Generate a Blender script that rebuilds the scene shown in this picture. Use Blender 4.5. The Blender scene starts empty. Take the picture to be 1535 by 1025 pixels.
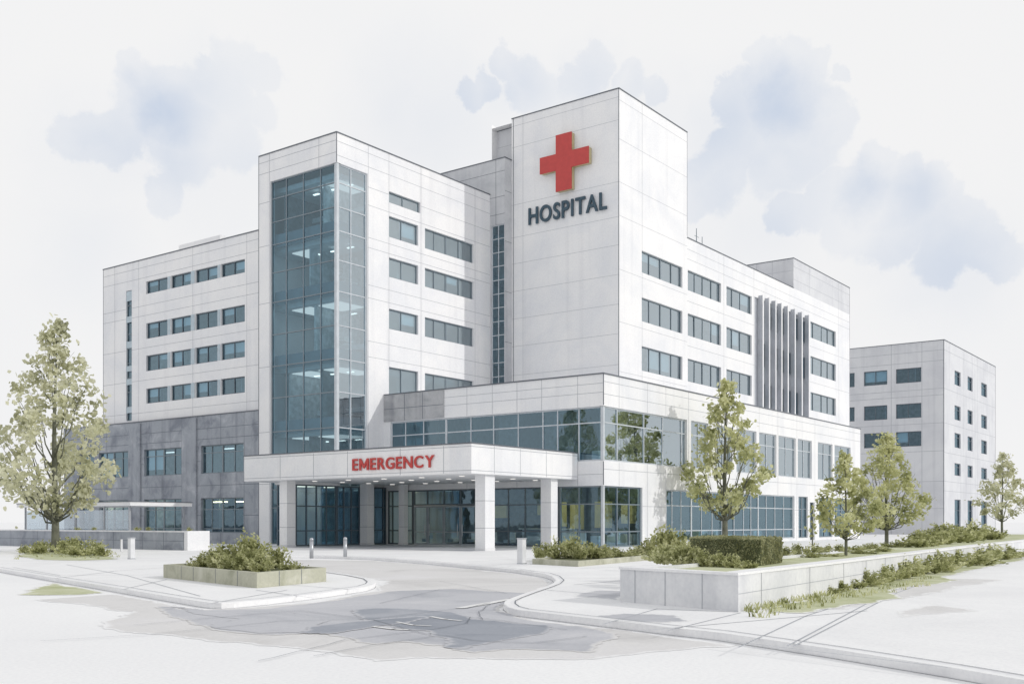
import bpy, math, random
import numpy as np
from mathutils import Vector, Matrix

random.seed(7)
SC = bpy.context.scene
COL = SC.collection
R = math.radians

# ---------------------------------------------------------------- survey helpers
# X runs right-and-away, Y runs left-and-away, the observer stands at the origin.
FPX, CX, YH, EYE = 1562.0, 767.5, 782.0, 1.7
TH = R(36.7)
FX, FY = math.cos(TH), math.sin(TH)
RX, RY = math.sin(TH), -math.cos(TH)

def ray(px):
    t = (px - CX) / FPX
    return FX + t * RX, FY + t * RY
def UX(px, c):                       # Y coordinate on the plane X = c
    a, b = ray(px); return c / a * b
def UY(px, c):                       # X coordinate on the plane Y = c
    a, b = ray(px); return c / b * a
def gnd(px, py, z=0.0):
    s = (EYE - z) * FPX / (py - YH)
    a, b = ray(px); return (a * s, b * s)
def at(px, s):
    a, b = ray(px); return (a * s, b * s)

# ---------------------------------------------------------------- materials
def new_mat(name):
    m = bpy.data.materials.new(name); m.use_nodes = True
    nt = m.node_tree
    for n in list(nt.nodes): nt.nodes.remove(n)
    return m, nt, nt.nodes, nt.links
def N(nodes, t, **kw):
    n = nodes.new(t)
    for k, v in kw.items(): setattr(n, k, v)
    return n
def ramp(nodes, stops):
    r = nodes.new('ShaderNodeValToRGB'); e = r.color_ramp.elements
    while len(e) < len(stops): e.new(0.5)
    for i, (p, c) in enumerate(stops):
        e[i].position = p; e[i].color = (*c, 1)
    return r

def washed(name, c0, c1, scale=.35, rough=.85, bump=.15, fine=14, c2=None, streak=0.0):
    """matt mineral surface: two tones in soft-edged blotches, a fine grain and, if asked, rain streaks"""
    m, nt, nd, ln = new_mat(name)
    out = N(nd, 'ShaderNodeOutputMaterial'); p = N(nd, 'ShaderNodeBsdfPrincipled')
    p.inputs['Roughness'].default_value = rough
    p.inputs['Specular IOR Level'].default_value = .25
    tc = N(nd, 'ShaderNodeTexCoord')
    n1 = N(nd, 'ShaderNodeTexNoise'); n1.inputs['Scale'].default_value = scale
    n1.inputs['Detail'].default_value = 7; n1.inputs['Roughness'].default_value = .62; n1.inputs['Distortion'].default_value = .6
    ln.new(tc.outputs['Object'], n1.inputs['Vector'])
    stops = [(.36, c0), (.60, c1)] if c2 is None else [(.34, c0), (.50, c1), (.56, c1), (.68, c2)]
    r = ramp(nd, stops); ln.new(n1.outputs['Fac'], r.inputs['Fac'])
    n2 = N(nd, 'ShaderNodeTexNoise'); n2.inputs['Scale'].default_value = fine; n2.inputs['Detail'].default_value = 4
    ln.new(tc.outputs['Object'], n2.inputs['Vector'])
    mx = N(nd, 'ShaderNodeMix', data_type='RGBA', blend_type='MULTIPLY'); mx.inputs[0].default_value = 1
    r2 = ramp(nd, [(.3, (.93, .93, .94)), (.6, (1, 1, 1))]); ln.new(n2.outputs['Fac'], r2.inputs['Fac'])
    ln.new(r.outputs['Color'], mx.inputs[6]); ln.new(r2.outputs['Color'], mx.inputs[7])
    col = mx.outputs[2]
    if streak:
        mp = N(nd, 'ShaderNodeMapping'); mp.inputs['Scale'].default_value = (1.7, 1.7, .06)
        ln.new(tc.outputs['Object'], mp.inputs['Vector'])
        n3 = N(nd, 'ShaderNodeTexNoise'); n3.inputs['Scale'].default_value = 1.0; n3.inputs['Detail'].default_value = 5
        ln.new(mp.outputs['Vector'], n3.inputs['Vector'])
        r3 = ramp(nd, [(.52, (1, 1, 1)), (.72, (1 - streak, 1 - streak, 1 - streak * .9))]); ln.new(n3.outputs['Fac'], r3.inputs['Fac'])
        m3 = N(nd, 'ShaderNodeMix', data_type='RGBA', blend_type='MULTIPLY'); m3.inputs[0].default_value = 1
        ln.new(col, m3.inputs[6]); ln.new(r3.outputs['Color'], m3.inputs[7]); col = m3.outputs[2]
    ln.new(col, p.inputs['Base Color'])
    b = N(nd, 'ShaderNodeBump'); b.inputs['Strength'].default_value = bump; b.inputs['Distance'].default_value = .02
    ln.new(n2.outputs['Fac'], b.inputs['Height']); ln.new(b.outputs['Normal'], p.inputs['Normal'])
    ln.new(p.outputs['BSDF'], out.inputs['Surface'])
    return m

def paint(name, c, rough=.45, metal=0.0, var=.12):
    m, nt, nd, ln = new_mat(name)
    out = N(nd, 'ShaderNodeOutputMaterial'); p = N(nd, 'ShaderNodeBsdfPrincipled')
    p.inputs['Roughness'].default_value = rough; p.inputs['Metallic'].default_value = metal
    tc = N(nd, 'ShaderNodeTexCoord'); n1 = N(nd, 'ShaderNodeTexNoise')
    n1.inputs['Scale'].default_value = 2.5; n1.inputs['Detail'].default_value = 5
    ln.new(tc.outputs['Object'], n1.inputs['Vector'])
    lo = tuple(x * (1 - var) for x in c)
    r = ramp(nd, [(.35, lo), (.65, c)]); ln.new(n1.outputs['Fac'], r.inputs['Fac'])
    ln.new(r.outputs['Color'], p.inputs['Base Color']); ln.new(p.outputs['BSDF'], out.inputs['Surface'])
    return m

def glass(name, tint, refl, f0, f1, rough=.03):
    """coated window glass: see-through tint plus a mirror layer that strengthens at grazing angles, slightly wavy"""
    m, nt, nd, ln = new_mat(name)
    out = N(nd, 'ShaderNodeOutputMaterial')
    tr = N(nd, 'ShaderNodeBsdfTransparent'); tr.inputs['Color'].default_value = (*tint, 1)
    gl = N(nd, 'ShaderNodeBsdfGlossy'); gl.inputs['Color'].default_value = (*refl, 1); gl.inputs['Roughness'].default_value = rough
    lw = N(nd, 'ShaderNodeLayerWeight'); lw.inputs['Blend'].default_value = .35
    mr = N(nd, 'ShaderNodeMapRange'); mr.inputs['To Min'].default_value = f0; mr.inputs['To Max'].default_value = f1
    ln.new(lw.outputs['Facing'], mr.inputs['Value'])
    tc = N(nd, 'ShaderNodeTexCoord'); n1 = N(nd, 'ShaderNodeTexNoise')
    n1.inputs['Scale'].default_value = .9; n1.inputs['Detail'].default_value = 2
    ln.new(tc.outputs['Object'], n1.inputs['Vector'])
    b = N(nd, 'ShaderNodeBump'); b.inputs['Strength'].default_value = .35; b.inputs['Distance'].default_value = .03
    ln.new(n1.outputs['Fac'], b.inputs['Height']); ln.new(b.outputs['Normal'], gl.inputs['Normal'])
    mx = N(nd, 'ShaderNodeMixShader')
    ln.new(mr.outputs['Result'], mx.inputs['Fac']); ln.new(tr.outputs['BSDF'], mx.inputs[1]); ln.new(gl.outputs['BSDF'], mx.inputs[2])
    ln.new(mx.outputs['Shader'], out.inputs['Surface'])
    return m

def lamp_mat(name, c, s):
    m, nt, nd, ln = new_mat(name)
    out = N(nd, 'ShaderNodeOutputMaterial'); e = N(nd, 'ShaderNodeEmission')
    e.inputs['Color'].default_value = (*c, 1); e.inputs['Strength'].default_value = s
    ln.new(e.outputs['Emission'], out.inputs['Surface'])
    return m

def leaf_mat(name, dark, mid, light, scale):
    m, nt, nd, ln = new_mat(name)
    out = N(nd, 'ShaderNodeOutputMaterial')
    tc = N(nd, 'ShaderNodeTexCoord'); n1 = N(nd, 'ShaderNodeTexNoise')
    n1.inputs['Scale'].default_value = scale; n1.inputs['Detail'].default_value = 5; n1.inputs['Roughness'].default_value = .6
    ln.new(tc.outputs['Object'], n1.inputs['Vector'])
    r = ramp(nd, [(.36, dark), (.47, mid), (.60, light)]); ln.new(n1.outputs['Fac'], r.inputs['Fac'])
    d = N(nd, 'ShaderNodeBsdfDiffuse'); t = N(nd, 'ShaderNodeBsdfTranslucent'); mx = N(nd, 'ShaderNodeMixShader')
    mx.inputs['Fac'].default_value = .5
    ln.new(r.outputs['Color'], d.inputs['Color']); ln.new(r.outputs['Color'], t.inputs['Color'])
    ln.new(d.outputs['BSDF'], mx.inputs[1]); ln.new(t.outputs['BSDF'], mx.inputs[2]); ln.new(mx.outputs['Shader'], out.inputs['Surface'])
    return m

WHITE = washed('white_render', (.77, .78, .805), (.855, .853, .855), scale=.22, streak=.06)
GREY = washed('grey_stone_cladding', (.23, .25, .29), (.355, .38, .42), scale=.6, fine=9, c2=(.47, .49, .53), streak=.22)
WEATHERED = washed('weathered_panel', (.36, .37, .39), (.46, .465, .48), scale=.9, fine=7, c2=(.52, .53, .55), streak=.2)
ANNEXW = washed('pale_grey_render', (.60, .61, .64), (.68, .69, .71), scale=.25, streak=.10)
JOINT = paint('dark_joint', (.16, .18, .21), .8)
JOINTL = paint('pale_joint', (.44, .46, .49), .8)
COPING = paint('dark_coping', (.13, .145, .17), .5)
FRAME = paint('slate_frame', (.11, .14, .17), .4)
FRAMEL = paint('silver_frame', (.56, .60, .64), .4)
FRAMEM = paint('grey_frame', (.20, .245, .28), .4)
SPAN = paint('spandrel_blue', (.12, .175, .215), .3)
SLAB = paint('interior_slab', (.60, .64, .67), .8)
BLIND = paint('blind_fabric', (.80, .81, .82), .8, var=.06)
ROOM = paint('interior_wall', (.66, .70, .72), .8, var=.4)
ROOMD = paint('interior_dark', (.16, .19, .21), .8, var=.4)
WOODY = paint('interior_warm_panel', (.62, .52, .22), .6)
FURN = paint('interior_furniture', (.80, .82, .83), .6)
GL_SHADE = glass('shaded_blue_glass', (.48, .66, .76), (.44, .61, .71), .22, .62)
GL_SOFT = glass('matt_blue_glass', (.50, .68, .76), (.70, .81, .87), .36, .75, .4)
GL_LIGHT = glass('sunlit_side_glass', (.50, .68, .76), (.74, .83, .88), .46, .80)
LAMPW = lamp_mat('ceiling_lamp_white', (1, .97, .9), 2)
LAMPY = lamp_mat('ceiling_lamp_warm', (1, .84, .45), 9)
GL_CLEAR = glass('clear_glass', (.56, .72, .82), (.40, .58, .72), .13, .55)
SOFFIT = washed('soffit_panel', (.78, .79, .81), (.84, .845, .86), scale=.4)
RED = paint('red_sign', (.52, .055, .05), .45, var=.10)
REDSIDE = paint('pale_gold_edge', (.55, .47, .28), .5)
NAVY = paint('slate_blue_sign', (.035, .075, .11), .45)
PAVE = washed('pale_paving', (.82, .82, .82), (.88, .88, .875), scale=.28, fine=20)
GROUND = washed('pale_ground', (.85, .85, .85), (.89, .89, .885), scale=.12, fine=18)
KERB = washed('kerb_stone', (.80, .80, .81), (.86, .86, .86), scale=.6)
ROADB = washed('road_sand', (.62, .61, .60), (.71, .70, .69), scale=.30, fine=16, c2=(.74, .73, .73))
ROADG = washed('road_lilac_grey', (.44, .45, .48), (.54, .545, .57), scale=.35, fine=16, c2=(.60, .60, .62))
ROADD = washed('road_slate_grey', (.27, .29, .33), (.34, .36, .40), scale=.5, fine=16, c2=(.42, .435, .47))
MARK = paint('road_paint', (.82, .82, .81), .7)
STONE = washed('concrete_wall', (.66, .67, .69), (.75, .755, .765), scale=.8, fine=11, streak=.12)
MOSSY = washed('mossy_stone', (.35, .355, .27), (.48, .48, .385), scale=1.1, fine=12, c2=(.58, .575, .49), streak=.14)
SOIL = washed('soil', (.10, .11, .06), (.17, .18, .10), scale=2.0)
GRASS = washed('pale_grass', (.40, .43, .23), (.54, .56, .37), scale=.8, fine=22, c2=(.66, .66, .52))
BARK = paint('bark', (.17, .175, .13), .9, var=.4)
LEAF_A = leaf_mat('leaf_pale_olive', (.40, .405, .265), (.62, .62, .43), (.76, .755, .59), .55)
LEAF_B = leaf_mat('leaf_olive', (.31, .33, .155), (.57, .58, .31), (.74, .74, .48), .8)
LEAF_C = leaf_mat('leaf_bush', (.20, .215, .09), (.46, .475, .24), (.70, .70, .45), 2.6)
LEAF_H = leaf_mat('leaf_hedge', (.21, .22, .11), (.34, .345, .19), (.47, .47, .29), 2.5)
STEEL = paint('brushed_steel', (.50, .52, .55), .35, .6)
PALEPAINT = paint('pale_bollard', (.72, .73, .75), .5)

# ---------------------------------------------------------------- mesh builder
class MB:
    def __init__(s): s.v = []; s.f = []; s.m = []
    def face(s, pts, m=0):
        k = len(s.v); s.v += [tuple(p) for p in pts]; s.f.append(tuple(range(k, k + len(pts)))); s.m.append(m)
    def box(s, x0, x1, y0, y1, z0, z1, m=0):
        x0, x1 = sorted((x0, x1)); y0, y1 = sorted((y0, y1)); z0, z1 = sorted((z0, z1))
        k = len(s.v)
        s.v += [(x0, y0, z0), (x1, y0, z0), (x1, y1, z0), (x0, y1, z0), (x0, y0, z1), (x1, y0, z1), (x1, y1, z1), (x0, y1, z1)]
        for q in ((0, 3, 2, 1), (4, 5, 6, 7), (0, 1, 5, 4), (1, 2, 6, 5), (2, 3, 7, 6), (3, 0, 4, 7)):
            s.f.append(tuple(k + i for i in q)); s.m.append(m)
    def prism(s, pts, z0, z1, m=0, mt=None):
        n = len(pts); mt = m if mt is None else mt
        a = sum(pts[i][0] * pts[(i + 1) % n][1] - pts[(i + 1) % n][0] * pts[i][1] for i in range(n))
        if a < 0: pts = pts[::-1]
        k = len(s.v)
        s.v += [(p[0], p[1], z0) for p in pts] + [(p[0], p[1], z1) for p in pts]
        s.f.append(tuple(k + n + i for i in range(n))); s.m.append(mt)
        s.f.append(tuple(k + n - 1 - i for i in range(n))); s.m.append(m)
        for i in range(n):
            j = (i + 1) % n
            s.f.append((k + i, k + j, k + n + j, k + n + i)); s.m.append(m)
    def tube(s, pts, rad, sides=8, m=0):
        rings = []
        for i, p in enumerate(pts):
            p = Vector(p); d = Vector(pts[min(i + 1, len(pts) - 1)]) - Vector(pts[max(i - 1, 0)])
            d = d.normalized() if d.length > 1e-6 else Vector((0, 0, 1))
            a = d.cross(Vector((.31, .95, .1))).normalized(); b = d.cross(a)
            k = len(s.v); rings.append(k)
            for j in range(sides):
                t = 2 * math.pi * j / sides
                s.v.append(tuple(p + a * (math.cos(t) * rad[i]) + b * (math.sin(t) * rad[i])))
        for i in range(len(pts) - 1):
            for j in range(sides):
                j2 = (j + 1) % sides
                s.f.append((rings[i] + j, rings[i] + j2, rings[i + 1] + j2, rings[i + 1] + j)); s.m.append(m)
        s.f.append(tuple(rings[0] + j for j in range(sides))[::-1]); s.m.append(m)
        s.f.append(tuple(rings[-1] + j for j in range(sides))); s.m.append(m)
    def bar(s, ax, c, u0, u1, z0, z1, d0, d1, m=0):      # box on a facade plane, d = depth behind it
        if ax == 'X': s.box(c + d0, c + d1, u0, u1, z0, z1, m)
        else: s.box(u0, u1, c + d0, c + d1, z0, z1, m)
    def build(s, name, mats, parent=None, smooth=False):
        me = bpy.data.meshes.new(name); me.from_pydata(s.v, [], s.f)
        for mt in (mats if isinstance(mats, (list, tuple)) else [mats]): me.materials.append(mt)
        me.polygons.foreach_set('material_index', s.m)
        if smooth: me.polygons.foreach_set('use_smooth', [True] * len(s.f))
        me.update()
        o = bpy.data.objects.new(name, me); COL.objects.link(o)
        if parent is not None:
            o.parent = parent
            o.matrix_parent_inverse = Matrix.Translation(parent.location).inverted() if parent.type == 'EMPTY' else Matrix()
        return o

def thing(name, label, cat, loc=(0, 0, 0), group=None):
    o = bpy.data.objects.new(name, None); COL.objects.link(o); o.location = loc
    o['label'] = label; o['category'] = cat
    if group: o['group'] = group
    o.empty_display_size = .3
    return o
def tag(o, label, cat, group=None):
    o['label'] = label; o['category'] = cat
    if group: o['group'] = group
    return o
def structure(o): o['kind'] = 'structure'; return o
def stuff(o): o['kind'] = 'stuff'; return o

# ---------------------------------------------------------------- facades
def facade(mb, ax, c, u0, u1, z0, z1, holes, depth=.35, jz=(), ju=(), jw=.035, jm=1, m=0):
    u0, u1 = sorted((u0, u1))
    hs = [(min(a, b), max(a, b), p, q) for a, b, p, q in holes]
    P = (lambda u, z, d: (c + d, u, z)) if ax == 'X' else (lambda u, z, d: (u, c + d, z))
    us = sorted({u0, u1, *[min(max(h[i], u0), u1) for h in hs for i in (0, 1)]})
    zs = sorted({z0, z1, *[min(max(h[i], z0), z1) for h in hs for i in (2, 3)]})
    for a, b in zip(us, us[1:]):
        for p, q in zip(zs, zs[1:]):
            um, zm = (a + b) / 2, (p + q) / 2
            if any(h[0] < um < h[1] and h[2] < zm < h[3] for h in hs): continue
            mb.face([P(a, p, 0), P(b, p, 0), P(b, q, 0), P(a, q, 0)], m)
    for a, b, p, q in hs:
        if a > u0 + .01: mb.face([P(a, p, 0), P(a, q, 0), P(a, q, depth), P(a, p, depth)], m)
        if b < u1 - .01: mb.face([P(b, p, 0), P(b, q, 0), P(b, q, depth), P(b, p, depth)], m)
        if q < z1 - .01: mb.face([P(a, q, 0), P(b, q, 0), P(b, q, depth), P(a, q, depth)], m)
        if p > z0 + .01: mb.face([P(a, p, 0), P(b, p, 0), P(b, p, depth), P(a, p, depth)], m)
    h2 = jw / 2
    def cut(lo, hi, blocks):
        segs = [(lo, hi)]
        for a, b in blocks:
            segs = [s for x, y in segs for s in ((x, min(y, a)), (max(x, b), y)) if s[1] - s[0] > .02]
        return segs
    for z in jz:
        for a, b in cut(u0, u1, [(h[0] - .02, h[1] + .02) for h in hs if h[2] - h2 < z < h[3] + h2]):
            mb.face([P(a, z - h2, -.004), P(b, z - h2, -.004), P(b, z + h2, -.004), P(a, z + h2, -.004)], jm)
    for u in ju:
        for p, q in cut(z0, z1, [(h[2] - .02, h[3] + .02) for h in hs if h[0] - h2 < u < h[1] + h2]):
            mb.face([P(u - h2, p, -.007), P(u + h2, p, -.007), P(u + h2, q, -.007), P(u - h2, q, -.007)], jm)

def window(root, ax, c, a, b, z0, z1, mull=(), trans=(), rec=.16, fw=.075, fm=None, gl=None, name='window', gpad=0, thick=()):
    fm = fm or FRAME; gl = gl or (GL_SHADE if ax == 'X' else GL_LIGHT)  # shaded faces take a darker copy of the glass, sunlit faces a paler
    u0, u1 = sorted((a, b)); m = MB()
    m.bar(ax, c, u0, u0 + fw, z0, z1, rec, rec + .12); m.bar(ax, c, u1 - fw, u1, z0, z1, rec, rec + .12)
    m.bar(ax, c, u0 + fw, u1 - fw, z0, z0 + fw, rec + .003, rec + .12); m.bar(ax, c, u0 + fw, u1 - fw, z1 - fw, z1, rec + .003, rec + .12)
    for u in mull:
        w = fw * (1.9 if u in thick else .8)
        m.bar(ax, c, u - w / 2, u + w / 2, z0 + fw, z1 - fw, rec + .008, rec + .115)
    for z in trans: m.bar(ax, c, u0 + fw, u1 - fw, z - fw * .4, z + fw * .4, rec + .016, rec + .11)
    f = m.build(name, fm, root)
    g = MB(); P = (lambda u, z: (c + rec + .06, u, z)) if ax == 'X' else (lambda u, z: (u, c + rec + .06, z))
    # each pane sits a hair out of true, as set glass does
    ul = [u0 + .02, *sorted(mull), u1 - .02]; zl = [z0 + .02, *sorted(trans), z1 - .02]
    for p, q in zip(ul, ul[1:]):
        for s, t in zip(zl, zl[1:]):
            e = [random.uniform(-.012, .012) for _ in range(4)]
            pts = [P(p, s), P(q, s), P(q, t), P(p, t)]
            pts = [((x + d, y, z) if ax == 'X' else (x, y + d, z)) for (x, y, z), d in zip(pts, (e[0], e[1], e[1] + e[2], e[0] + e[2]))]
            g.face(pts)
    g.build('pane', gl, f)
    if name == 'window' and z1 - z0 < 2.4 and random.random() < .62 and len(ul) > 2:
        k = random.randint(0, len(ul) - 2); e = min(len(ul) - 1, k + random.randint(1, 2)); dr = (z1 - z0) * random.uniform(.25, .75)
        b = MB(); b.bar(ax, c, ul[k] + .03, ul[e] - .03, z1 - fw - dr, z1 - fw, rec + .19, rec + .21); b.build('blind', BLIND, f)
    return f

def lerp(a, b, t): return a + (b - a) * t
def even(a, b, n): return [lerp(a, b, i / n) for i in range(1, n)]

# ================================================================ HOSPITAL
HOSP = thing('hospital_building', 'large white hospital with glass corner tower, tall sign tower and long two storey podium', 'hospital', (60, 42, 0))

AX_, GX_, BX_, BY_ = 49.6, 49.25, 49.2, 51.4          # left wing, its stone base, glass tower left and right planes
PX_, PY_ = 53.8, 33.2                                  # podium planes
DX_, DY_ = 66.9, 39.95                                 # sign tower planes
CXX, CYY = 66.0, 49.9

def coping(root, segs, z, name='coping'):
    m = MB()
    for x0, x1, y0, y1 in segs: m.box(x0, x1, y0, y1, z, z + .075)
    return m.build(name, COPING, root)
def roof_and_back(mb, x0, x1, y0, y1, z0, z1, zr):
    mb.face([(x0, y0, zr), (x1, y0, zr), (x1, y1, zr), (x0, y1, zr)])
    mb.face([(x1, y0, z0), (x1, y1, z0), (x1, y1, z1), (x1, y0, z1)])
    mb.face([(x0, y1, z0), (x1, y1, z0), (x1, y1, z1), (x0, y1, z1)])

def interior(root, x0, x1, y0, y1, levels, name='interior', wall=None, edge=.5, ax='X', set_back=4.0, th=.35):
    """floor slabs, a set-back partition and cross walls that show through the glass"""
    m = MB()
    for z in levels: m.box(x0 + edge, x1 - .3, y0 + edge, y1 - .3, z - th, z, 0)
    for a, b in zip(levels, levels[1:]):
        if ax == 'X':
            xb = x0 + set_back
            m.box(xb, xb + .15, y0 + .5, y1 - .4, a, b - th - .003, 1)
            y = y0 + random.uniform(2, 4)
            while y < y1 - 1:
                m.box(x0 + .9, xb - .003, y, y + .12, a, b - th - .003, random.choice((1, 2))); y += random.uniform(3.2, 5.5)
        else:
            yb = y0 + set_back
            m.box(x0 + .5, x1 - .4, yb, yb + .15, a, b - th - .003, 1)
            x = x0 + random.uniform(2, 4)
            while x < x1 - 1:
                m.box(x, x + .12, y0 + .9, yb - .003, a, b - th - .003, random.choice((1, 2))); x += random.uniform(3.5, 6)
    return m.build(name, [SLAB, wall or ROOM, ROOMD], root)

INF = paint('pale_blue_panel', (.47, .56, .62), .6)
GL_TOWER = glass('tower_glass', (.54, .73, .82), (.45, .62, .72), .11, .5)
LUM = lamp_mat('tower_fill_glow', (1, .98, .95), .75)
LAMPD = lamp_mat('downlight', (1, .97, .92), .95)
def strips(root, ax, c, ulist, z, d=1.4, ln=1.5, mat=None):
    """ceiling strip lights a little way behind the glass"""
    for u in ulist:
        m = MB(); m.bar(ax, c, u - ln / 2, u + ln / 2, z - .06, z, d, d + .18)
        m.build('ceiling_light', mat or LAMPW, HOSP)

# ---- left wing, upper white storeys
ya, yb = UX(388, BX_), UX(155, AX_)
rows = ((21.0, 20.0), (17.65, 16.4), (15.05, 13.8), (12.4, 11.2))
cols = ((219, 251, 235), (256, 286, 271), (292.5, 326, 309), (331, 367, 349))
w = MB(); holes = []
for z1, z0 in rows:
    for p, q, r in cols: holes.append((UX(p, AX_), UX(q, AX_), z0, z1))
slit = (UX(189, AX_), UX(197.5, AX_), 9.95, 20.6)
holes.append(slit)
facade(w, 'X', AX_, ya, yb, 9.7, 22.8, holes, jz=(22.2, 21.35, 19.1, 18.3, 15.7, 13.1, 10.5), ju=[UX(p, AX_) for p in (172, 208, 289, 370)], jw=.03)
roof_and_back(w, AX_, 70, ya, yb, 0, 22.8, 22.5)
w.face([(66, BY_ + 2, 22.5), (70, BY_ + 2, 22.5), (70, ya, 22.5), (66, ya, 22.5)])
w.build('left_wing_wall', [WHITE, JOINTL], HOSP)
for z1, z0 in rows:
    for p, q, r in cols:
        window(HOSP, 'X', AX_, UX(p, AX_), UX(q, AX_), z0, z1, [UX(r, AX_)], rec=.14, fw=.07)
window(HOSP, 'X', AX_, slit[0], slit[1], slit[2], slit[3], [], even(9.95, 20.6, 9), fm=FRAMEM, rec=.1)
for z, h in ((19.75, .8), (18.0, .5), (15.9, .55), (14.0, .45), (12.9, .5), (10.6, .5)):
    m = MB(); m.bar('X', AX_, min(slit[:2]) + .01, max(slit[:2]) - .01, z, z + h, .03, .09)
    m.build('infill_panel', INF, HOSP)
interior(HOSP, AX_ + .4, 62, ya, yb, [9.9, 13.3, 16.1, 19.2, 22.4], set_back=3.2)
coping(HOSP, [(AX_ - .05, AX_ + .3, ya, yb + .05), (AX_ + .3, 70, yb - .25, yb + .05)], 22.8)
strips(HOSP, 'X', AX_, [UX(p, AX_) for p in (231, 276, 312, 352)], 13.0 + 2.7)
# pale infill strips between the ribbon windows
for z1, z0 in rows:
    for p, q in ((251, 256), (286, 292.5), (326, 331)):
        m = MB(); m.bar('X', AX_, UX(p, AX_) - .06, UX(q, AX_) + .06, z0 + .02, z1 - .02, -.035, -.01)
        m.build('infill_panel', INF, HOSP)

# ---- left wing, grey stone base
yg = UX(96, GX_)
w = MB(); holes = []
ups = ((120, 141, (130,)), (148, 192, (157, 168, 181)), (216, 272, (230, 243, 259)), (301, 365, (315, 331, 349)))
for p, q, r in ups:
    holes.append((UX(p, GX_), UX(q, GX_), 5.35, 7.47)); holes.append((UX(p, GX_), UX(q, GX_), .9, 3.5))
facade(w, 'X', GX_, ya, yg, 0, 9.7, holes, jz=(8.75, 7.95, 6.3, 4.45, 2.2), ju=[UX(p, GX_) for p in (160, 212.5, 243, 272.5, 296.5, 331, 366)], jw=.04)
w.face([(GX_, ya, 9.7), (GX_ + .4, ya, 9.7), (GX_ + .4, yg, 9.7), (GX_, yg, 9.7)])
w.face([(AX_, yb, 9.7), (70, yb, 9.7), (70, yg, 9.7), (AX_, yg, 9.7)])
w.face([(GX_, yg, 0), (70, yg, 0), (70, yg, 9.7), (GX_, yg, 9.7)])
for p, q in ((194, 211), (274, 295)):
    w.bar('X', GX_, UX(p, GX_), UX(q, GX_), 0, 9.6, -.10, -.01)
w.build('stone_base_wall', [GREY, JOINT], HOSP)
for p, q, r in ups:
    ml = [UX(x, GX_) for x in r]; th_ = (ml[len(ml) // 2],)
    window(HOSP, 'X', GX_, UX(p, GX_), UX(q, GX_), 5.35, 7.47, ml, [6.9], thick=th_, fm=FRAMEM)
    window(HOSP, 'X', GX_, UX(p, GX_), UX(q, GX_), .9, 3.5, ml, [2.65, 1.2], thick=th_, fm=FRAMEM, gl=GL_CLEAR)
interior(HOSP, GX_ + .4, 62, ya, yg, [.3, 4.6, 9.4], set_back=4.5)
strips(HOSP, 'X', GX_, [UX(p, GX_) for p in (155, 180, 224, 252, 312, 346)], 3.25, 1.0, 1.6, LAMPY)
strips(HOSP, 'X', GX_, [UX(p, GX_) for p in (232, 262, 320, 352)], 7.3, 1.3, 1.3)
coping(HOSP, [(GX_ - .03, GX_ + .3, ya, yg + .03)], 9.705, 'stone_base_coping')

# ---- glass corner tower
y4 = UX(405, BX_); x5 = UY(551, BY_); xb = CXX; ztop = 27.9; zg = 25.9
w = MB()
facade(w, 'X', BX_, BY_, ya, 0, ztop, [(BY_, y4, .1, zg)], depth=.4, jz=(27.4, 26.6, 24.5, 21.4, 17.3, 12.75, 8.1, 4.4), ju=[UX(p, BX_) for p in (404.2, 478)], jw=.035)
bh = [(BX_, x5, .1, zg), (UY(583, BY_), UY(630, BY_), 24.45, 25.25)]
brows = ((23.5, 22.0), (20.55, 19.15), (16.9, 15.45), (12.75, 10.3))
for z1, z0 in brows:
    bh.append((UY(583, BY_), UY(627, BY_), z0, z1)); bh.append((UY(637, BY_), UY(710, BY_), z0, z1))
facade(w, 'Y', BY_, BX_, xb, 0, ztop, bh, depth=.35, jz=(27.35, 26.4, 25.0, 23.75, 21.5, 20.8, 18.2, 17.3, 14.3, 13.2), ju=[UY(p, BY_) for p in (552, 583, 631, 712)], jw=.03)
roof_and_back(w, BX_, xb, BY_, ya, 0, ztop, ztop - .4)
w.face([(BX_, ya, 22), (xb, ya, 22), (xb, ya, ztop), (BX_, ya, ztop)])
w.build('glass_tower_wall', [WHITE, JOINTL], HOSP)
tz = [24.65, 23.0, 21.4, 19.4, 17.3, 15.0, 12.75, 10.5, 8.1, 5.2, 4.0, 2.7]
window(HOSP, 'X', BX_, BY_ + .26, y4, .1, zg, [UX(p, BX_) for p in (427, 452.5, 478.5)], tz, rec=.12, fw=.09, fm=FRAMEM, gl=GL_TOWER, name='curtain_wall')
window(HOSP, 'Y', BY_, BX_ + .26, x5, .1, zg, [UY(p, BY_) for p in (528,)], tz, rec=.12, fw=.09, fm=FRAMEL, name='curtain_wall')
m = MB(); m.box(BX_ + .03, BX_ + .26, BY_ + .03, BY_ + .26, .1, zg); m.build('corner_post', FRAMEL, HOSP)
m = MB()          # spandrel bands at each floor, just behind the glass
for z in (21.4, 17.3, 12.75, 8.1):
    m.box(BX_ + .42, BX_ + .55, BY_ + .5, y4, z - .15, z + .78)
    m.box(BX_ + .56, x5, BY_ + .42, BY_ + .55, z - .15, z + .78)
m.build('spandrel', SPAN, HOSP)
interior(HOSP, BX_ + .5, 63, BY_ + .5, ya, [.3, 4.2, 8.1, 12.75, 17.3, 21.4, 25.7], set_back=5.5)
for z in (25.2, 20.9, 16.8, 12.25, 7.6):
    strips(HOSP, 'X', BX_, [UX(p, BX_) for p in (440, 465, 490)], z - .1, random.uniform(1.2, 4.2), .55)
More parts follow.
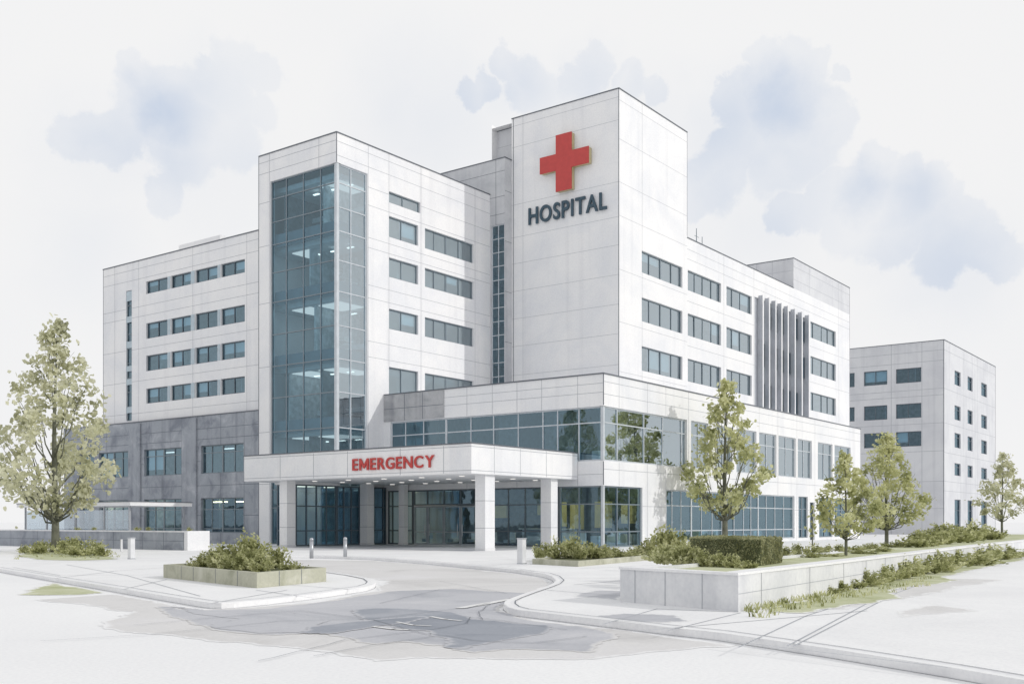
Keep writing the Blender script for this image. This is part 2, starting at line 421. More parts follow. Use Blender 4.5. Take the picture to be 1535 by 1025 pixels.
for z in (25.7, 21.4, 17.3, 12.75, 8.1):      # glowing ceiling sheets added to brighten the tower floors
    for y0_, y1_ in ((BY_ + 1.2, BY_ + 3.4), (BY_ + 4.2, y4 - .6)):
        if random.random() < .8:
            m = MB(); m.box(BX_ + 1.5, BX_ + random.uniform(3.4, 5.2), y0_, y1_, z - .42, z - .37); m.build('fill_glow_panel', LUM, HOSP)
m = MB()          # lounge furniture and stairs seen through the glass
for z in (21.4, 17.3, 12.75, 8.1):
    for k in range(4):
        y = random.uniform(BY_ + 1, y4 - 1.2); x = BX_ + random.uniform(1.2, 3.6)
        m.box(x, x + .8, y, y + random.uniform(.8, 1.5), z + .02, z + .45); m.box(x + .6, x + .8, y, y + 1.0, z + .45, z + .95)
    k0 = random.choice((0, 1))
    for i in range(10):
        yy = lerp(BY_ + 1.2, y4 - 1.5, i / 10); m.box(BX_ + 3.6, BX_ + 4.8, yy, yy + .45, z + .2 + i * .36, z + .28 + i * .36)
m.build('furniture', FURN, HOSP)
for z1, z0 in brows:
    window(HOSP, 'Y', BY_, UY(583, BY_), UY(627, BY_), z0, z1, [UY(604, BY_)], fm=FRAMEM, gl=GL_SOFT)
    q = [UY(p, BY_) for p in (653, 671, 690)]
    window(HOSP, 'Y', BY_, UY(637, BY_), UY(710, BY_), z0, z1, q, fm=FRAMEM, thick=(q[1],), gl=GL_SOFT)
window(HOSP, 'Y', BY_, UY(583, BY_), UY(630, BY_), 24.45, 25.25, [UY(606, BY_)], fm=FRAMEM, gl=GL_SOFT)
interior(HOSP, UY(560, BY_), xb, BY_ + .4, 64, [9.9, 14.4, 18.2, 21.4, 24.2, 27.3], ax='Y', set_back=3.0)
coping(HOSP, [(BX_ - .05, BX_ + .3, BY_ - .05, ya), (BX_ + .3, xb, BY_ - .05, BY_ + .3)], ztop)

# ---- stair core between the tower and the sign tower
w = MB(); s0, s1 = UX(756, CXX), UX(736.5, CXX)
facade(w, 'X', CXX, CYY, 58, 9, 30.6, [(s0, s1, 12.2, 25.4)], depth=.3, jz=(29.6, 27.6, 26.2), ju=[CYY + .9], jw=.035)
facade(w, 'Y', CYY, CXX, DX_ + .1, 9, 30.6, [], jz=(28, 24, 20, 16))
roof_and_back(w, CXX, 72, CYY, 58, 9, 30.6, 30.5)
w.build('stair_core_wall', [washed('stair_core_render', (.50, .515, .54), (.60, .61, .63), scale=.5, streak=.15), JOINT], HOSP)
window(HOSP, 'X', CXX, s0, s1, 12.2, 25.4, [lerp(s0, s1, .5)], even(12.2, 25.4, 12), rec=.08, fm=FRAMEL, name='stair_window')
m = MB(); m.box(CXX + 1.6, CXX + 1.7, CYY + .2, 57, 10, 30)
for z in (14.2, 17.6, 21, 24.2): m.box(CXX + .35, CXX + 1.5, CYY + .25, BY_ + 2, z, z + .5)
m.build('stair_landing', ROOMD, HOSP)
coping(HOSP, [(CXX - .04, CXX + .25, CYY - .04, 58), (CXX + .25, DX_, CYY - .04, CYY + .2)], 30.6)

# ---- plant room behind the sign tower
w = MB(); facade(w, 'X', 67.6, 45, 52.2, 30, 33.55, [], jz=(32.2,), ju=(50.4,))
w.face([(67.6, 52.2, 30), (74, 52.2, 30), (74, 52.2, 33.55), (67.6, 52.2, 33.55)]); w.face([(67.6, 45, 33.55), (74, 45, 33.55), (74, 52.2, 33.55), (67.6, 52.2, 33.55)])
w.build('rooftop_plant_wall', [ANNEXW, JOINTL], HOSP)
coping(HOSP, [(67.55, 67.8, 49.95, 52.25)], 33.55)

# ---- sign tower and right wing
xd = UY(1030, DY_); xf = 117.7; zd = 33.9; zf = 25.2
frow = ((22.6, 20.9), (19.0, 17.15), (15.25, 13.35))
w = MB()
facade(w, 'X', DX_, DY_, CYY, 9, zd, [], jz=(33.3, 31.6, 27.0, 24.4, 22.3, 20.1, 17.9, 15.7, 13.4), ju=[UX(784, DX_)], jw=.025)
dh = [(UY(962, DY_), UY(1023, DY_), z0, z1) for z1, z0 in frow]
facade(w, 'Y', DY_, DX_, xd, 9, zd, dh, jz=(33.1, 30.2, 27.0, 24.5, 20.5, 16.6, 12.9, 12.1), ju=[UY(962.6, DY_)], jw=.025)
roof_and_back(w, DX_, xd, DY_, CYY + 2, 9, zd, zd - .3)
w.build('sign_tower_wall', [WHITE, JOINTL], HOSP)
coping(HOSP, [(DX_ - .05, DX_ + .3, DY_ - .05, CYY), (DX_ + .3, xd, DY_ - .05, DY_ + .3), (xd - .3, xd + .04, DY_ + .3, CYY)], zd)
for z1, z0 in frow:
    q = [UY(p, DY_) for p in (976, 993, 1009)]
    window(HOSP, 'Y', DY_, UY(962, DY_), UY(1023, DY_), z0, z1, q, fm=FRAMEM, thick=(q[1],))
interior(HOSP, UY(950, DY_), xd, DY_ + .4, 49, [12.6, 16.4, 20.2, 24], ax='Y', set_back=3.0)

w = MB()
fcols = ((1031, 1081, (1044, 1056, 1069)), (1089, 1127, (1100, 1112)), (1215, 1253, (1221, 1234, 1243)))
fh = [(UY(p, DY_), UY(q, DY_), z0, z1) for p, q, r in fcols for z1, z0 in frow]
f0, f1 = UY(1131, DY_), UY(1213, 39.5) + .2
fh.append((f0, f1, 11.9, 22.7))
facade(w, 'Y', DY_, xd, xf, 9, zf, fh, depth=.4, jz=(24.3, 23.5, 20.0, 16.3, 12.5, 11.2), ju=[UY(p, DY_) for p in (1085, 1130, 1257)], jw=.03)
roof_and_back(w, xd, xf, DY_, 55, 9, zf, zf - .3)
w.build('right_wing_wall', [WHITE, JOINTL], HOSP)
for p, q, r in fcols:
    for z1, z0 in frow:
        window(HOSP, 'Y', DY_, UY(p, DY_), UY(q, DY_), z0, z1, [UY(x, DY_) for x in r], fm=FRAMEM)
interior(HOSP, xd, xf, DY_ + .55, 54, [12.6, 16.4, 20.2, 24], ax='Y', set_back=3.0)
coping(HOSP, [(xd, 101, DY_ - .05, DY_ + .3)], zf)
# screen of vertical fins
m = MB(); m.box(f0, f1, DY_ + .12, DY_ + .2, 11.9, 22.7)
m.build('fin_backing', paint('slate_backing', (.40, .42, .46), .7), HOSP)
FIN = washed('fin_side_shade', (.43, .455, .49), (.54, .56, .60), scale=.5, rough=.6)  # grey body puts the shaded sides into the colour, front edges stay white
fx = [UY(p, 39.5) for p in (1144, 1153.5, 1163, 1172, 1181.5, 1192, 1202.5, 1213)]
for k, z in enumerate((12.6, 16.4, 20.1)):
    for i in range(7):
        if (i + k) % 4 != 2: window(HOSP, 'Y', DY_, fx[i] + .5, fx[i + 1] - .08, z, z + 2.2, rec=-.01, gl=GL_SHADE, name='screen_window')
for u in fx:
    m = MB(); m.box(u, u + .12, 39.57, DY_ + .115, 11.75, 22.95); m.box(u - .05, u + .17, 39.5, 39.568, 11.72, 22.98, 1); m.build('fin', [FIN, WHITE], HOSP)

# stair penthouse on the right wing
w = MB()
facade(w, 'X', 101, DY_, 46, zf - .3, 28.2, [], jz=(27,), ju=(42.2, 43.9))
facade(w, 'Y', DY_, 101, xf, zf, 28.2, [], jz=(27.4, 26.1), ju=[UY(p, DY_) for p in (1213, 1257)])
roof_and_back(w, 101, xf, DY_, 46, zf - .3, 28.2, 28.1)
w.build('penthouse_wall', [ANNEXW, JOINTL], HOSP)
coping(HOSP, [(100.96, 101.2, DY_ - .04, 46), (101.2, xf + .03, DY_ - .04, DY_ + .2)], 28.2)

# faint plant box on the left wing roof
w = MB(); w.box(56, 60, UX(330, 56), UX(268, 56), 22.5, 26.0)
for z in (23.5, 24.6): w.box(55.99, 56, UX(329, 56), UX(269, 56), z, z + .04, 1)
w.build('rooftop_plant_box', [WHITE, JOINTL], HOSP)

# ---- podium
zp = 10.65; yp2 = BY_; xp2 = UY(1290, PY_)
zu1, zu0, zl1, zl0 = 8.72, 5.42, 3.9, .14
w = MB()
facade(w, 'X', PX_, PY_, yp2, 0, zp, [(PY_, UX(585, PX_), zu0, zu1), (PY_, yp2 - .25, zl0, zl1)], depth=.35,
       jz=(10.1, 9.55, 4.6), ju=[UX(p, PX_) for p in (700, 738, 775, 812, 866)], jw=.03)
pu = ((905, 1030, (928, 968, 996, 1024)), (1036, 1062, (1049,)), (1074, 1098, (1086,)), (1104, 1134, (1119,)),
      (1138, 1164, (1151,)), (1167, 1193, (1180,)), (1196, 1217, (1206.5,)), (1226, 1248, (1237,)), (1251, 1275, (1263,)))
pl = ((999, 1085, (1010, 1023.5, 1039, 1054, 1070)), (1090, 1191, (1103, 1117, 1128, 1139, 1151, 1164, 1177)), (1197, 1211, (1204,)), (1228, 1248, (1238,)), (1251, 1275, (1263,)))
ph = [(PX_ if p == 905 else UY(p, PY_), UY(q, PY_), zu0, zu1) for p, q, r in pu] + [(PX_, UY(963, PY_), zl0, zl1), (UY(1214, PY_), UY(1221, PY_), zl0, 3.4)]
ph += [(UY(p, PY_), UY(q, PY_), .35, 3.86) for p, q, r in pl]
facade(w, 'Y', PY_, PX_, xp2, 0, zp, ph, depth=.35, jz=(10.2, 9.45, 4.9, 2.7),
       ju=[UY(p, PY_) for p in (928, 970.5, 998, 1032, 1088, 1138, 1166, 1194.5, 1221.5, 1280)], jw=.03)
w.face([(PX_, PY_, zp - .5), (xp2, PY_, zp - .5), (xp2, DY_, zp - .5), (PX_, DY_, zp - .5)])
w.face([(PX_, DY_, zp - .5), (DX_, DY_, zp - .5), (DX_, BY_, zp - .5), (PX_, BY_, zp - .5)])
w.face([(xp2, PY_, 0), (xp2, DY_ + 9, 0), (xp2, DY_ + 9, zp), (xp2, PY_, zp)])
w.face([(xp2, DY_, 9), (xf, DY_, 9), (xf, DY_ + 9, 9), (xp2, DY_ + 9, 9)])
w.build('podium_wall', [WHITE, JOINTL], HOSP)
m = MB()
m.bar('X', PX_, UX(666, PX_), BY_ - .01, zu1 + .05, zp - .03, -.05, -.008)
for z in (9.65,): m.bar('X', PX_, UX(665, PX_), BY_ - .02, z - .02, z + .02, -.054, -.049, 1)
for p in (607, 634): m.bar('X', PX_, UX(p, PX_) - .02, UX(p, PX_) + .02, zu1 + .06, zp - .04, -.057, -.0495, 1)
m.build('weathered_panel', [WEATHERED, JOINT], HOSP)
coping(HOSP, [(PX_ - .06, PX_ + .3, PY_ - .05, BY_ - .02), (PX_ + .3, xp2 + .04, PY_ - .05, PY_ + .3)], zp)
# upper glazing
q = [UX(p, PX_) for p in (606, 633, 667, 704, 738, 775, 812, 834, 866)]
window(HOSP, 'X', PX_, PY_ + .2, UX(585, PX_), zu0, zu1, q, [7.75], rec=.12, fw=.09, fm=FRAMEL, thick=(q[2],))
for p, qx, r in pu:
    window(HOSP, 'Y', PY_, PX_ + .2 if p == 905 else UY(p, PY_), UY(qx, PY_), zu0, zu1, [UY(x, PY_) for x in r], [7.75], rec=.12, fw=.09, fm=FRAMEL)
m = MB(); m.box(PX_ + .04, PX_ + .2, PY_ + .04, PY_ + .2, zu0, zu1); m.build('corner_post', FRAMEL, HOSP)
m = MB(); m.box(PX_ + .04, PX_ + .2, PY_ + .04, PY_ + .2, zl0, zl1); m.build('corner_post', FRAMEL, HOSP)
# ground floor glazing, street side
window(HOSP, 'Y', PY_, PX_ + .2, UY(963, PY_), zl0, zl1, [UY(928, PY_), UY(946, PY_)], [2.8, 1.1], rec=.12, fw=.09, fm=FRAMEM, gl=GL_CLEAR)
for p, qx, r in pl:
    ml = [UY(x, PY_) for x in r]
    window(HOSP, 'Y', PY_, UY(p, PY_), UY(qx, PY_), .35, 3.86, ml, [2.8, 1.1], rec=.12, fw=.085, fm=FRAMEL if len(r) > 1 else FRAMEM, thick=(ml[len(ml) // 2],), gl=GL_SHADE)
window(HOSP, 'Y', PY_, UY(1214, PY_), UY(1221, PY_), zl0, 3.4, [], [2.4], rec=.15, fm=FRAME, name='side_door')
# ground floor glazing, entrance side
window(HOSP, 'X', PX_, PY_ + .2, UX(837, PX_), zl0, zl1, [UX(866, PX_)], [2.8, 1.1], rec=.12, fw=.09, fm=FRAMEM, gl=GL_CLEAR)
window(HOSP, 'X', PX_, UX(836, PX_), UX(713, PX_), zl0, zl1, [UX(p, PX_) for p in (735, 760, 785, 812)], [2.8, 1.1], rec=.12, fw=.09, fm=FRAME, gl=GL_CLEAR)
window(HOSP, 'X', PX_, UX(712, PX_), UX(618, PX_), 2.84, zl1, [UX(p, PX_) for p in (638.5, 663, 688)], [], rec=.12, fw=.09, fm=FRAME, gl=GL_CLEAR)
window(HOSP, 'X', PX_, UX(617, PX_), yp2 - .25, zl0, zl1, [UX(p, PX_) for p in (597, 586)], [2.8, 1.1], rec=.12, fw=.09, fm=FRAME, gl=GL_CLEAR)
DFR = paint('door_frame', (.30, .34, .37), .4)
for a, b, hd in ((712, 688.3, .86), (688, 663.3, .14), (663, 638.8, .86), (638.5, 618.5, .14)):
    u0, u1 = sorted((UX(a, PX_), UX(b, PX_)))
    d = window(HOSP, 'X', PX_, u0, u1, .14, 2.8, [], [1.02], rec=.14, fw=.11, fm=DFR, gl=GL_CLEAR, name='entrance_door')
    m = MB(); u = lerp(u0, u1, hd); m.tube([(PX_ + .08, u, .75), (PX_ + .08, u, 1.55)], [.025, .025], 8)
    m.bar('X', PX_, u - .015, u + .015, .85, .88, .08, .15); m.bar('X', PX_, u - .015, u + .015, 1.42, 1.45, .08, .15)
    m.build('handle', STEEL, d)
VY_ = 51.15
LUM2 = lamp_mat('lobby_fill_glow', (1, .93, .74), 1.6)  # glow for added ceiling sheets that brighten the rooms behind the glazing
# podium interiors
m = MB()
m.box(PX_ + .45, xp2 - .4, PY_ + .45, PY_ + 14, .03, .12, 0); m.box(PX_ + .45, 64, PY_ + 14, BY_ - .3, .03, .12, 0)
m.box(PX_ + .45, xp2 - .4, PY_ + .45, PY_ + 14, 4.3, 4.75, 0); m.box(PX_ + .45, 64, PY_ + 14.003, BY_ - .3, 4.3, 4.75, 0)
m.box(PX_ + .45, xp2 - .4, PY_ + .45, PY_ + 5.5, 9.2, 9.5, 0); m.box(PX_ + .45, 62, PY_ + 5.503, BY_ - .3, 9.2, 9.5, 0)
m.box(61.5, 61.7, PY_ + 5, BY_ - .4, .13, 4.29, 2); m.box(61.5, xp2 - .5, PY_ + 6, PY_ + 6.2, .13, 4.29, 2)
m.box(59.5, 59.7, PY_ + 4, BY_ - .4, 4.76, 9.19, 1); m.box(59.5, xp2 - .5, PY_ + 4.4, PY_ + 4.6, 4.76, 9.19, 1)
for y in (37, 41.5, 45.5, 48.5): m.box(56.5, 59.4, y, y + .15, 4.76, 9.19, 2)
for x in (66, 73, 79, 86, 93): m.box(x, x + .15, PY_ + .9, PY_ + 4.3, 4.76, 9.19, 2)
for x in (64, 71, 78, 87): m.box(x, x + .15, PY_ + 1.4, PY_ + 5.9, .13, 4.29, 2)
m.build('podium_interior', [SLAB, ROOM, ROOMD], HOSP)
m = MB()
m.box(60.9, 61.4, 37.2, 38.3, 1.3, 3.1); m.box(60.9, 61.4, 35.3, 36.2, 1.6, 2.9); m.box(61, 61.4, 41, 43.2, 2.2, 3.0); m.box(61, 61.4, 46, 47.2, 2.0, 2.9)
m.box(56.0, 57.6, PY_ + 5.2, PY_ + 5.6, 1.4, 3.0); m.box(58.6, 59.7, PY_ + 5.2, PY_ + 5.6, 1.2, 2.9)
m.build('warm_wall_panel', WOODY, HOSP)
for x0_, x1_, y0_, y1_ in ((55.2, 57.2, 35, 38), (55.6, 58.4, 39.5, 42), (55.2, 57.4, 43.5, 46), (55.4, 58, 47.2, 49.8), (57.5, 60.5, 34.5, 37), (66, 69, 34.6, 36.4), (72, 75, 34.8, 36.6), (80, 84, 34.6, 36.6), (89, 93, 34.6, 36.4)):
    m = MB(); m.box(x0_, x1_, y0_, y1_, 4.2, 4.26); m.build('fill_glow_panel', LUM2, HOSP)
for x0_, x1_ in ((45.9, 47.6), (49.2, 51.0), (51.8, 53.2)):
    m = MB(); m.box(x0_, x1_, VY_ + .5, VY_ + 1.5, 4.02, 4.08); m.build('fill_glow_panel', LUM2, HOSP)
m = MB()
m.box(58.2, 59, 38.5, 42.5, .13, 1.2); m.box(57.9, 59.1, 38.4, 42.6, 1.2, 1.26)
for k in range(9):
    y = 34.6 + k * 1.8 + random.uniform(-.3, .3); x = 55.6 + random.uniform(0, 1.6)
    m.box(x, x + .6, y, y + .6, .3, .5); m.box(x + .5, x + .6, y, y + .6, .5, 1.0)
for k in range(16):
    x = 55.5 + k * 2.7 + random.uniform(-.4, .4); y = PY_ + 1.2 + random.uniform(0, 1.5)
    m.box(x, x + random.uniform(.6, 1.6), y, y + .6, .13, random.uniform(.7, 1.3))
    m.box(x, x + random.uniform(.5, 1.4), y, y + .5, 4.77, random.uniform(5.4, 6.4))
m.build('furniture', FURN, HOSP)
strips(HOSP, 'X', PX_, [UX(p, PX_) for p in (570, 625, 655, 690, 750, 775, 800, 850, 885)], 4.1, 3.2, 1.0, LAMPY)
strips(HOSP, 'Y', PY_, [UY(p, PY_) for p in (920, 950, 1015, 1060, 1110, 1150, 1180)], 4.1, 2.6, 1.6, LAMPY)
strips(HOSP, 'X', PX_, [UX(p, PX_) for p in (690, 720, 790, 850, 880)], 9.1, 2.4, 1.3)

# ---- glazed entrance lobby under the canopy
VY, VX0 = 51.15, 45.4
m = MB(); m.box(VX0 - .1, BX_ - .02, VY - .1, 53.1, 4.12, 4.28); m.box(VX0 + .2, BX_ - .05, 53.02, 53.1, .12, 4.12)
m.box(48, 48.1, VY + .5, 53, .13, 4.1); m.build('lobby_shell', [WHITE], HOSP)
q = [UY(p, VY) for p in (460, 475, 490, 505, 516, 527, 539, 550, 561, 575)]
window(HOSP, 'Y', VY, VX0, PX_ - .05, .14, 4.12, q, [2.73, 1.13], rec=.0, fw=.09, fm=FRAME, gl=GL_CLEAR, thick=(q[3],), name='lobby_glazing')
window(HOSP, 'X', VX0, VY + .13, 53.0, .14, 4.12, [], [2.73, 1.13], rec=.0, fw=.09, fm=FRAME, name='lobby_glazing')

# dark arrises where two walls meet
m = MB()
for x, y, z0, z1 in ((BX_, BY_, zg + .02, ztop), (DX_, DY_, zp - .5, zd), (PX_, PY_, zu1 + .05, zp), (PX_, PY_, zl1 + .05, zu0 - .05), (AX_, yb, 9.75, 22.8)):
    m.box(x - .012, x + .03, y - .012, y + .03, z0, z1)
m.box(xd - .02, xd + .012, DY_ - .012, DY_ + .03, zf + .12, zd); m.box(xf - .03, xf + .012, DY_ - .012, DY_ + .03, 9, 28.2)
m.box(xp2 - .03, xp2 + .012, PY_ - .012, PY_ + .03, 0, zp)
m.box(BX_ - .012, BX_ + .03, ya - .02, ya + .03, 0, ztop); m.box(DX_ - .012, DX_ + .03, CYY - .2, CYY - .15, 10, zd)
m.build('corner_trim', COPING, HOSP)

# ================================================================ CANOPY
cx0, cy0, cz0, cz1 = 43.4, UX(866, PX_), 4.3, 5.9
cy1 = UX(366, cx0)
CAN = thing('entrance_canopy', 'deep flat white canopy carrying red EMERGENCY lettering over the entrance forecourt', 'canopy', (cx0, cy0, 0))
m = MB()
L = [(cx0, cy0), (PX_ - .02, cy0), (PX_ - .02, VY - .1 + .17), (BX_ - .02, VY + .07), (BX_ - .02, cy1), (cx0, cy1)]
m.prism(L, cz0 + .003, cz1, 0)
for p in (420, 470, 521, 600, 665): m.bar('X', cx0, UX(p, cx0) - .02, UX(p, cx0) + .02, cz0 + .05, cz1 - .05, -.006, .004, 1)
for p in (741, 780, 819): m.bar('Y', cy0, UY(p, cy0) - .02, UY(p, cy0) + .02, cz0 + .05, cz1 - .05, -.006, .004, 1)
m.bar('X', cx0, cy0, cy1, cz0 + .16, cz0 + .19, -.009, .004, 1); m.bar('Y', cy0, cx0, PX_ - .03, cz0 + .16, cz0 + .19, -.009, .004, 1)
m.bar('X', cx0, cy0, cy1, cz1 - .16, cz1 - .13, -.009, .004, 1); m.bar('Y', cy0, cx0, PX_ - .03, cz1 - .16, cz1 - .13, -.009, .004, 1)
m.build('fascia', [WHITE, JOINTL], CAN)
m = MB(); m.box(cx0 - .04, cx0 + .3, cy0 - .04, cy1 + .02, cz1, cz1 + .07); m.box(cx0 + .3, PX_ - .03, cy0 - .04, cy0 + .3, cz1, cz1 + .07)
m.build('canopy_coping', COPING, CAN)
m = MB(); m.prism([(cx0 + .12, cy0 + .12), (PX_ - .1, cy0 + .12), (PX_ - .1, VY - .15), (BX_ - .1, VY - .12), (BX_ - .1, cy1 - .1), (cx0 + .12, cy1 - .1)], cz0 - .02, cz0)
m.build('soffit', SOFFIT, CAN)
for x in (45.2, 47.6, 50, 52.3):
    for y in (37.2, 40.2, 43.2, 46.2, 49.2):
        m = MB(); m.tube([(x, y, cz0 - .05), (x, y, cz0 - .025)], [.16, .16], 14); m.build('downlight', LAMPD, CAN)
for x0, x1, y0, y1 in ((44.9, 45.76, 35.3, 36.0), (51.4, 52.1, 35.4, 36.15), (43.9, 44.6, 50.3, 51.0), (51.05, 51.7, 50.35, 51.05), (53.2, 53.6, 48.95, 49.45)):
    m = MB(); m.box(x0, x1, y0, y1, 0, cz0 - .02)
    for z in (1.35, 2.85): m.box(x0 - .006, x1 + .006, y0 - .006, y1 + .006, z, z + .03, 1)
    m.box(x0 - .02, x1 + .02, y0 - .02, y1 + .02, .1, .26, 2)
    m.build('column', [WHITE, JOINTL, STONE], CAN)

# ================================================================ SIGNS
def glyph(ch, off):
    """front outline of one capital as (vertices, faces), unit cap height, left edge at 0"""
    if ch == 'M':
        t = .20; pts = [(0, 0), (t, 0), (t, .62), (.44, .16), (.56, .16), (1 - t, .62), (1 - t, 0), (1, 0), (1, 1), (1 - t * .95, 1), (.5, .43), (t * .95, 1), (0, 1)]
        pts = [(x * 1.02, y) for x, y in pts]; n = len(pts)
        tris = [(0, 1, 2, 11, 12), (2, 3, 10, 11), (3, 4, 10), (4, 5, 9, 10), (5, 6, 7, 8, 9)]
        V = [(x, y, -.5) for x, y in pts] + [(x, y, .5) for x, y in pts]
        F = [tuple(n + k for k in f) for f in tris] + [f[::-1] for f in tris] + [(k, (k + 1) % n, n + (k + 1) % n, n + k) for k in range(n)]
        return V, F
    cu = bpy.data.curves.new('glyph', 'FONT'); cu.body = ch; cu.size = 1; cu.extrude = .5; cu.offset = off
    t = bpy.data.objects.new('glyph', cu); COL.objects.link(t)
    dg = bpy.context.evaluated_depsgraph_get(); dg.update()
    me = bpy.data.meshes.new_from_object(t.evaluated_get(dg))
    V = [tuple(v.co) for v in me.vertices]; F = [tuple(q.vertices) for q in me.polygons]
    bpy.data.objects.remove(t); bpy.data.curves.remove(cu); bpy.data.meshes.remove(me)
    x0 = min(v[0] for v in V); b0 = min(v[1] for v in V); b1 = max(v[1] for v in V); k = 1 / (b1 - b0)
    return [((v[0] - x0) * k, (v[1] - b0) * k, v[2]) for v in V], F
def lettering(name, body, x, y_left, y_right, z0, z1, depth, mat, off, gap=.17):
    V = []; F = []; cur = 0
    for k_, ch in enumerate(body):
        if k_ and body[k_ - 1:k_ + 1] in ('RG', 'TA', 'AL'): cur -= {'RG': .10, 'TA': .10, 'AL': .05}[body[k_ - 1:k_ + 1]]
        v, f = glyph(ch, off); n = len(V)
        V += [(a + cur, b, c) for a, b, c in v]; F += [tuple(n + q for q in t) for t in f]
        cur = max(p_[0] for p_ in V) + gap
    co = np.array(V); a1 = co[:, 0].max()
    org = Vector((x, (y_left + y_right) / 2, z0))
    W_ = np.stack([-depth - .02 - co[:, 2] * depth, y_left + co[:, 0] / a1 * (y_right - y_left) - org.y, co[:, 1] * (z1 - z0)], 1)
    me = bpy.data.meshes.new(name); me.from_pydata(W_.tolist(), [], F); me.materials.append(mat)
    o = bpy.data.objects.new(name, me); COL.objects.link(o); o.location = org
    return o
o = lettering('hospital_sign', 'HOSPITAL', DX_, UX(794, DX_), UX(911, DX_), 25.1, 26.42, .12, NAVY, .018)
tag(o, 'dark slate blue raised letters reading HOSPITAL on the tall white tower', 'sign')
o = lettering('emergency_sign', 'EMERGENCY', cx0, UX(529.6, cx0), UX(652.5, cx0), 4.70, 5.38, .06, RED, .018)
tag(o, 'red raised letters reading EMERGENCY on the white canopy fascia', 'sign')
CR = thing('cross_emblem', 'big red cross emblem standing proud of the white tower above the HOSPITAL letters', 'emblem', (DX_, 44.55, 27.1))
def cross_pts(e):
    ya_, yb_, yc_, yd_ = 42.3 - e, 43.85 - e, 45.3 + e, 46.8 + e
    za_, zb_, zc_, zd_ = 27.1 - e, 28.75 - e, 30.02 + e, 31.45 + e
    return [(yb_, za_), (yc_, za_), (yc_, zb_), (yd_, zb_), (yd_, zc_), (yc_, zc_), (yc_, zd_), (yb_, zd_), (yb_, zc_), (ya_, zc_), (ya_, zb_), (yb_, zb_)]
def cross_mesh(x0, x1, e):
    m = MB(); pts = cross_pts(e); n = len(pts)
    m.face([(x0, *p) for p in pts]); m.face([(x1, *p) for p in pts[::-1]])
    for i in range(n):
        j = (i + 1) % n; m.face([(x0, *pts[i]), (x0, *pts[j]), (x1, *pts[j]), (x1, *pts[i])])
    return m
cross_mesh(DX_ - .5, DX_ - .42, 0).build('cross_face', RED, CR)
cross_mesh(DX_ - .42, DX_ - .03, -.03).build('cross_return', REDSIDE, CR)

# ================================================================ ANNEX
HX, HY = 136.5, 34.5
ANX = thing('annex_building', 'grey five storey annex standing beyond the right end of the hospital', 'building', (HX, HY, 0))
xh = UY(1492, HY)
hrows = ((21.25, 19.4), (16.75, 14.9), (13.2, 11.3), (9.3, 7.7))
hl = ((1270, 1281, ()), (1295, 1330, (1312,)), (1343, 1381, (1361,)))
hr = ((1431, 1440), (1450.5, 1458), (1471, 1479.5))
w = MB()
lh = [(UX(p, HX), UX(q, HX), z0, z1) for z1, z0 in hrows[:3] for p, q, r in hl]
facade(w, 'X', HX, HY, 62, 0, 24.4, lh, depth=.4, jz=(23.2, 21.9, 18.4, 17.6, 14.1, 10.6, 6.8, 3.4), ju=[UX(p, HX) for p in (1382, 1336)], jw=.06)
rh = [(UY(p, HY), UY(q, HY), z0, z1) for z1, z0 in hrows for p, q in hr] + [(UY(p, HY), UY(q, HY), .4, 4.6) for p, q in hr]
facade(w, 'Y', HY, HX, xh, 0, 24.4, rh, depth=.4, jz=(23.2, 18.4, 14.1, 10.4, 6.8, 5.6), ju=[UY(p, HY) for p in (1445, 1465)], jw=.05)
roof_and_back(w, HX, xh, HY, 62, 0, 24.4, 24.3)
w.build('annex_wall', [ANNEXW, JOINTL], ANX)
for z1, z0 in hrows:
    for p, q, r in (hl if z0 > 9 else ()): window(ANX, 'X', HX, UX(p, HX), UX(q, HX), z0, z1, [UX(x, HX) for x in r], fw=.1)
    for p, q in hr: window(ANX, 'Y', HY, UY(p, HY), UY(q, HY), z0, z1, [], [lerp(z0, z1, .7)], fw=.1, gl=GL_SHADE)
for p, q in hr: window(ANX, 'Y', HY, UY(p, HY), UY(q, HY), .4, 4.6, [], [3.2, 1.4], fw=.1, gl=GL_SHADE)
interior(ANX, HX + .5, 150, HY + .5, 60, [.2, 7, 10.7, 14.4, 18.6, 24], set_back=3.5, name='annex_interior')
coping(ANX, [(HX - .06, HX + .3, HY - .06, 62), (HX + .3, xh + .05, HY - .06, HY + .3)], 24.4)
m = MB(); m.box(HX - .02, HX + .05, HY - .02, HY + .05, 0, 24.4); m.box(xh - .05, xh + .02, HY - .02, HY + .05, 0, 24.4)
m.build('corner_trim', COPING, ANX)

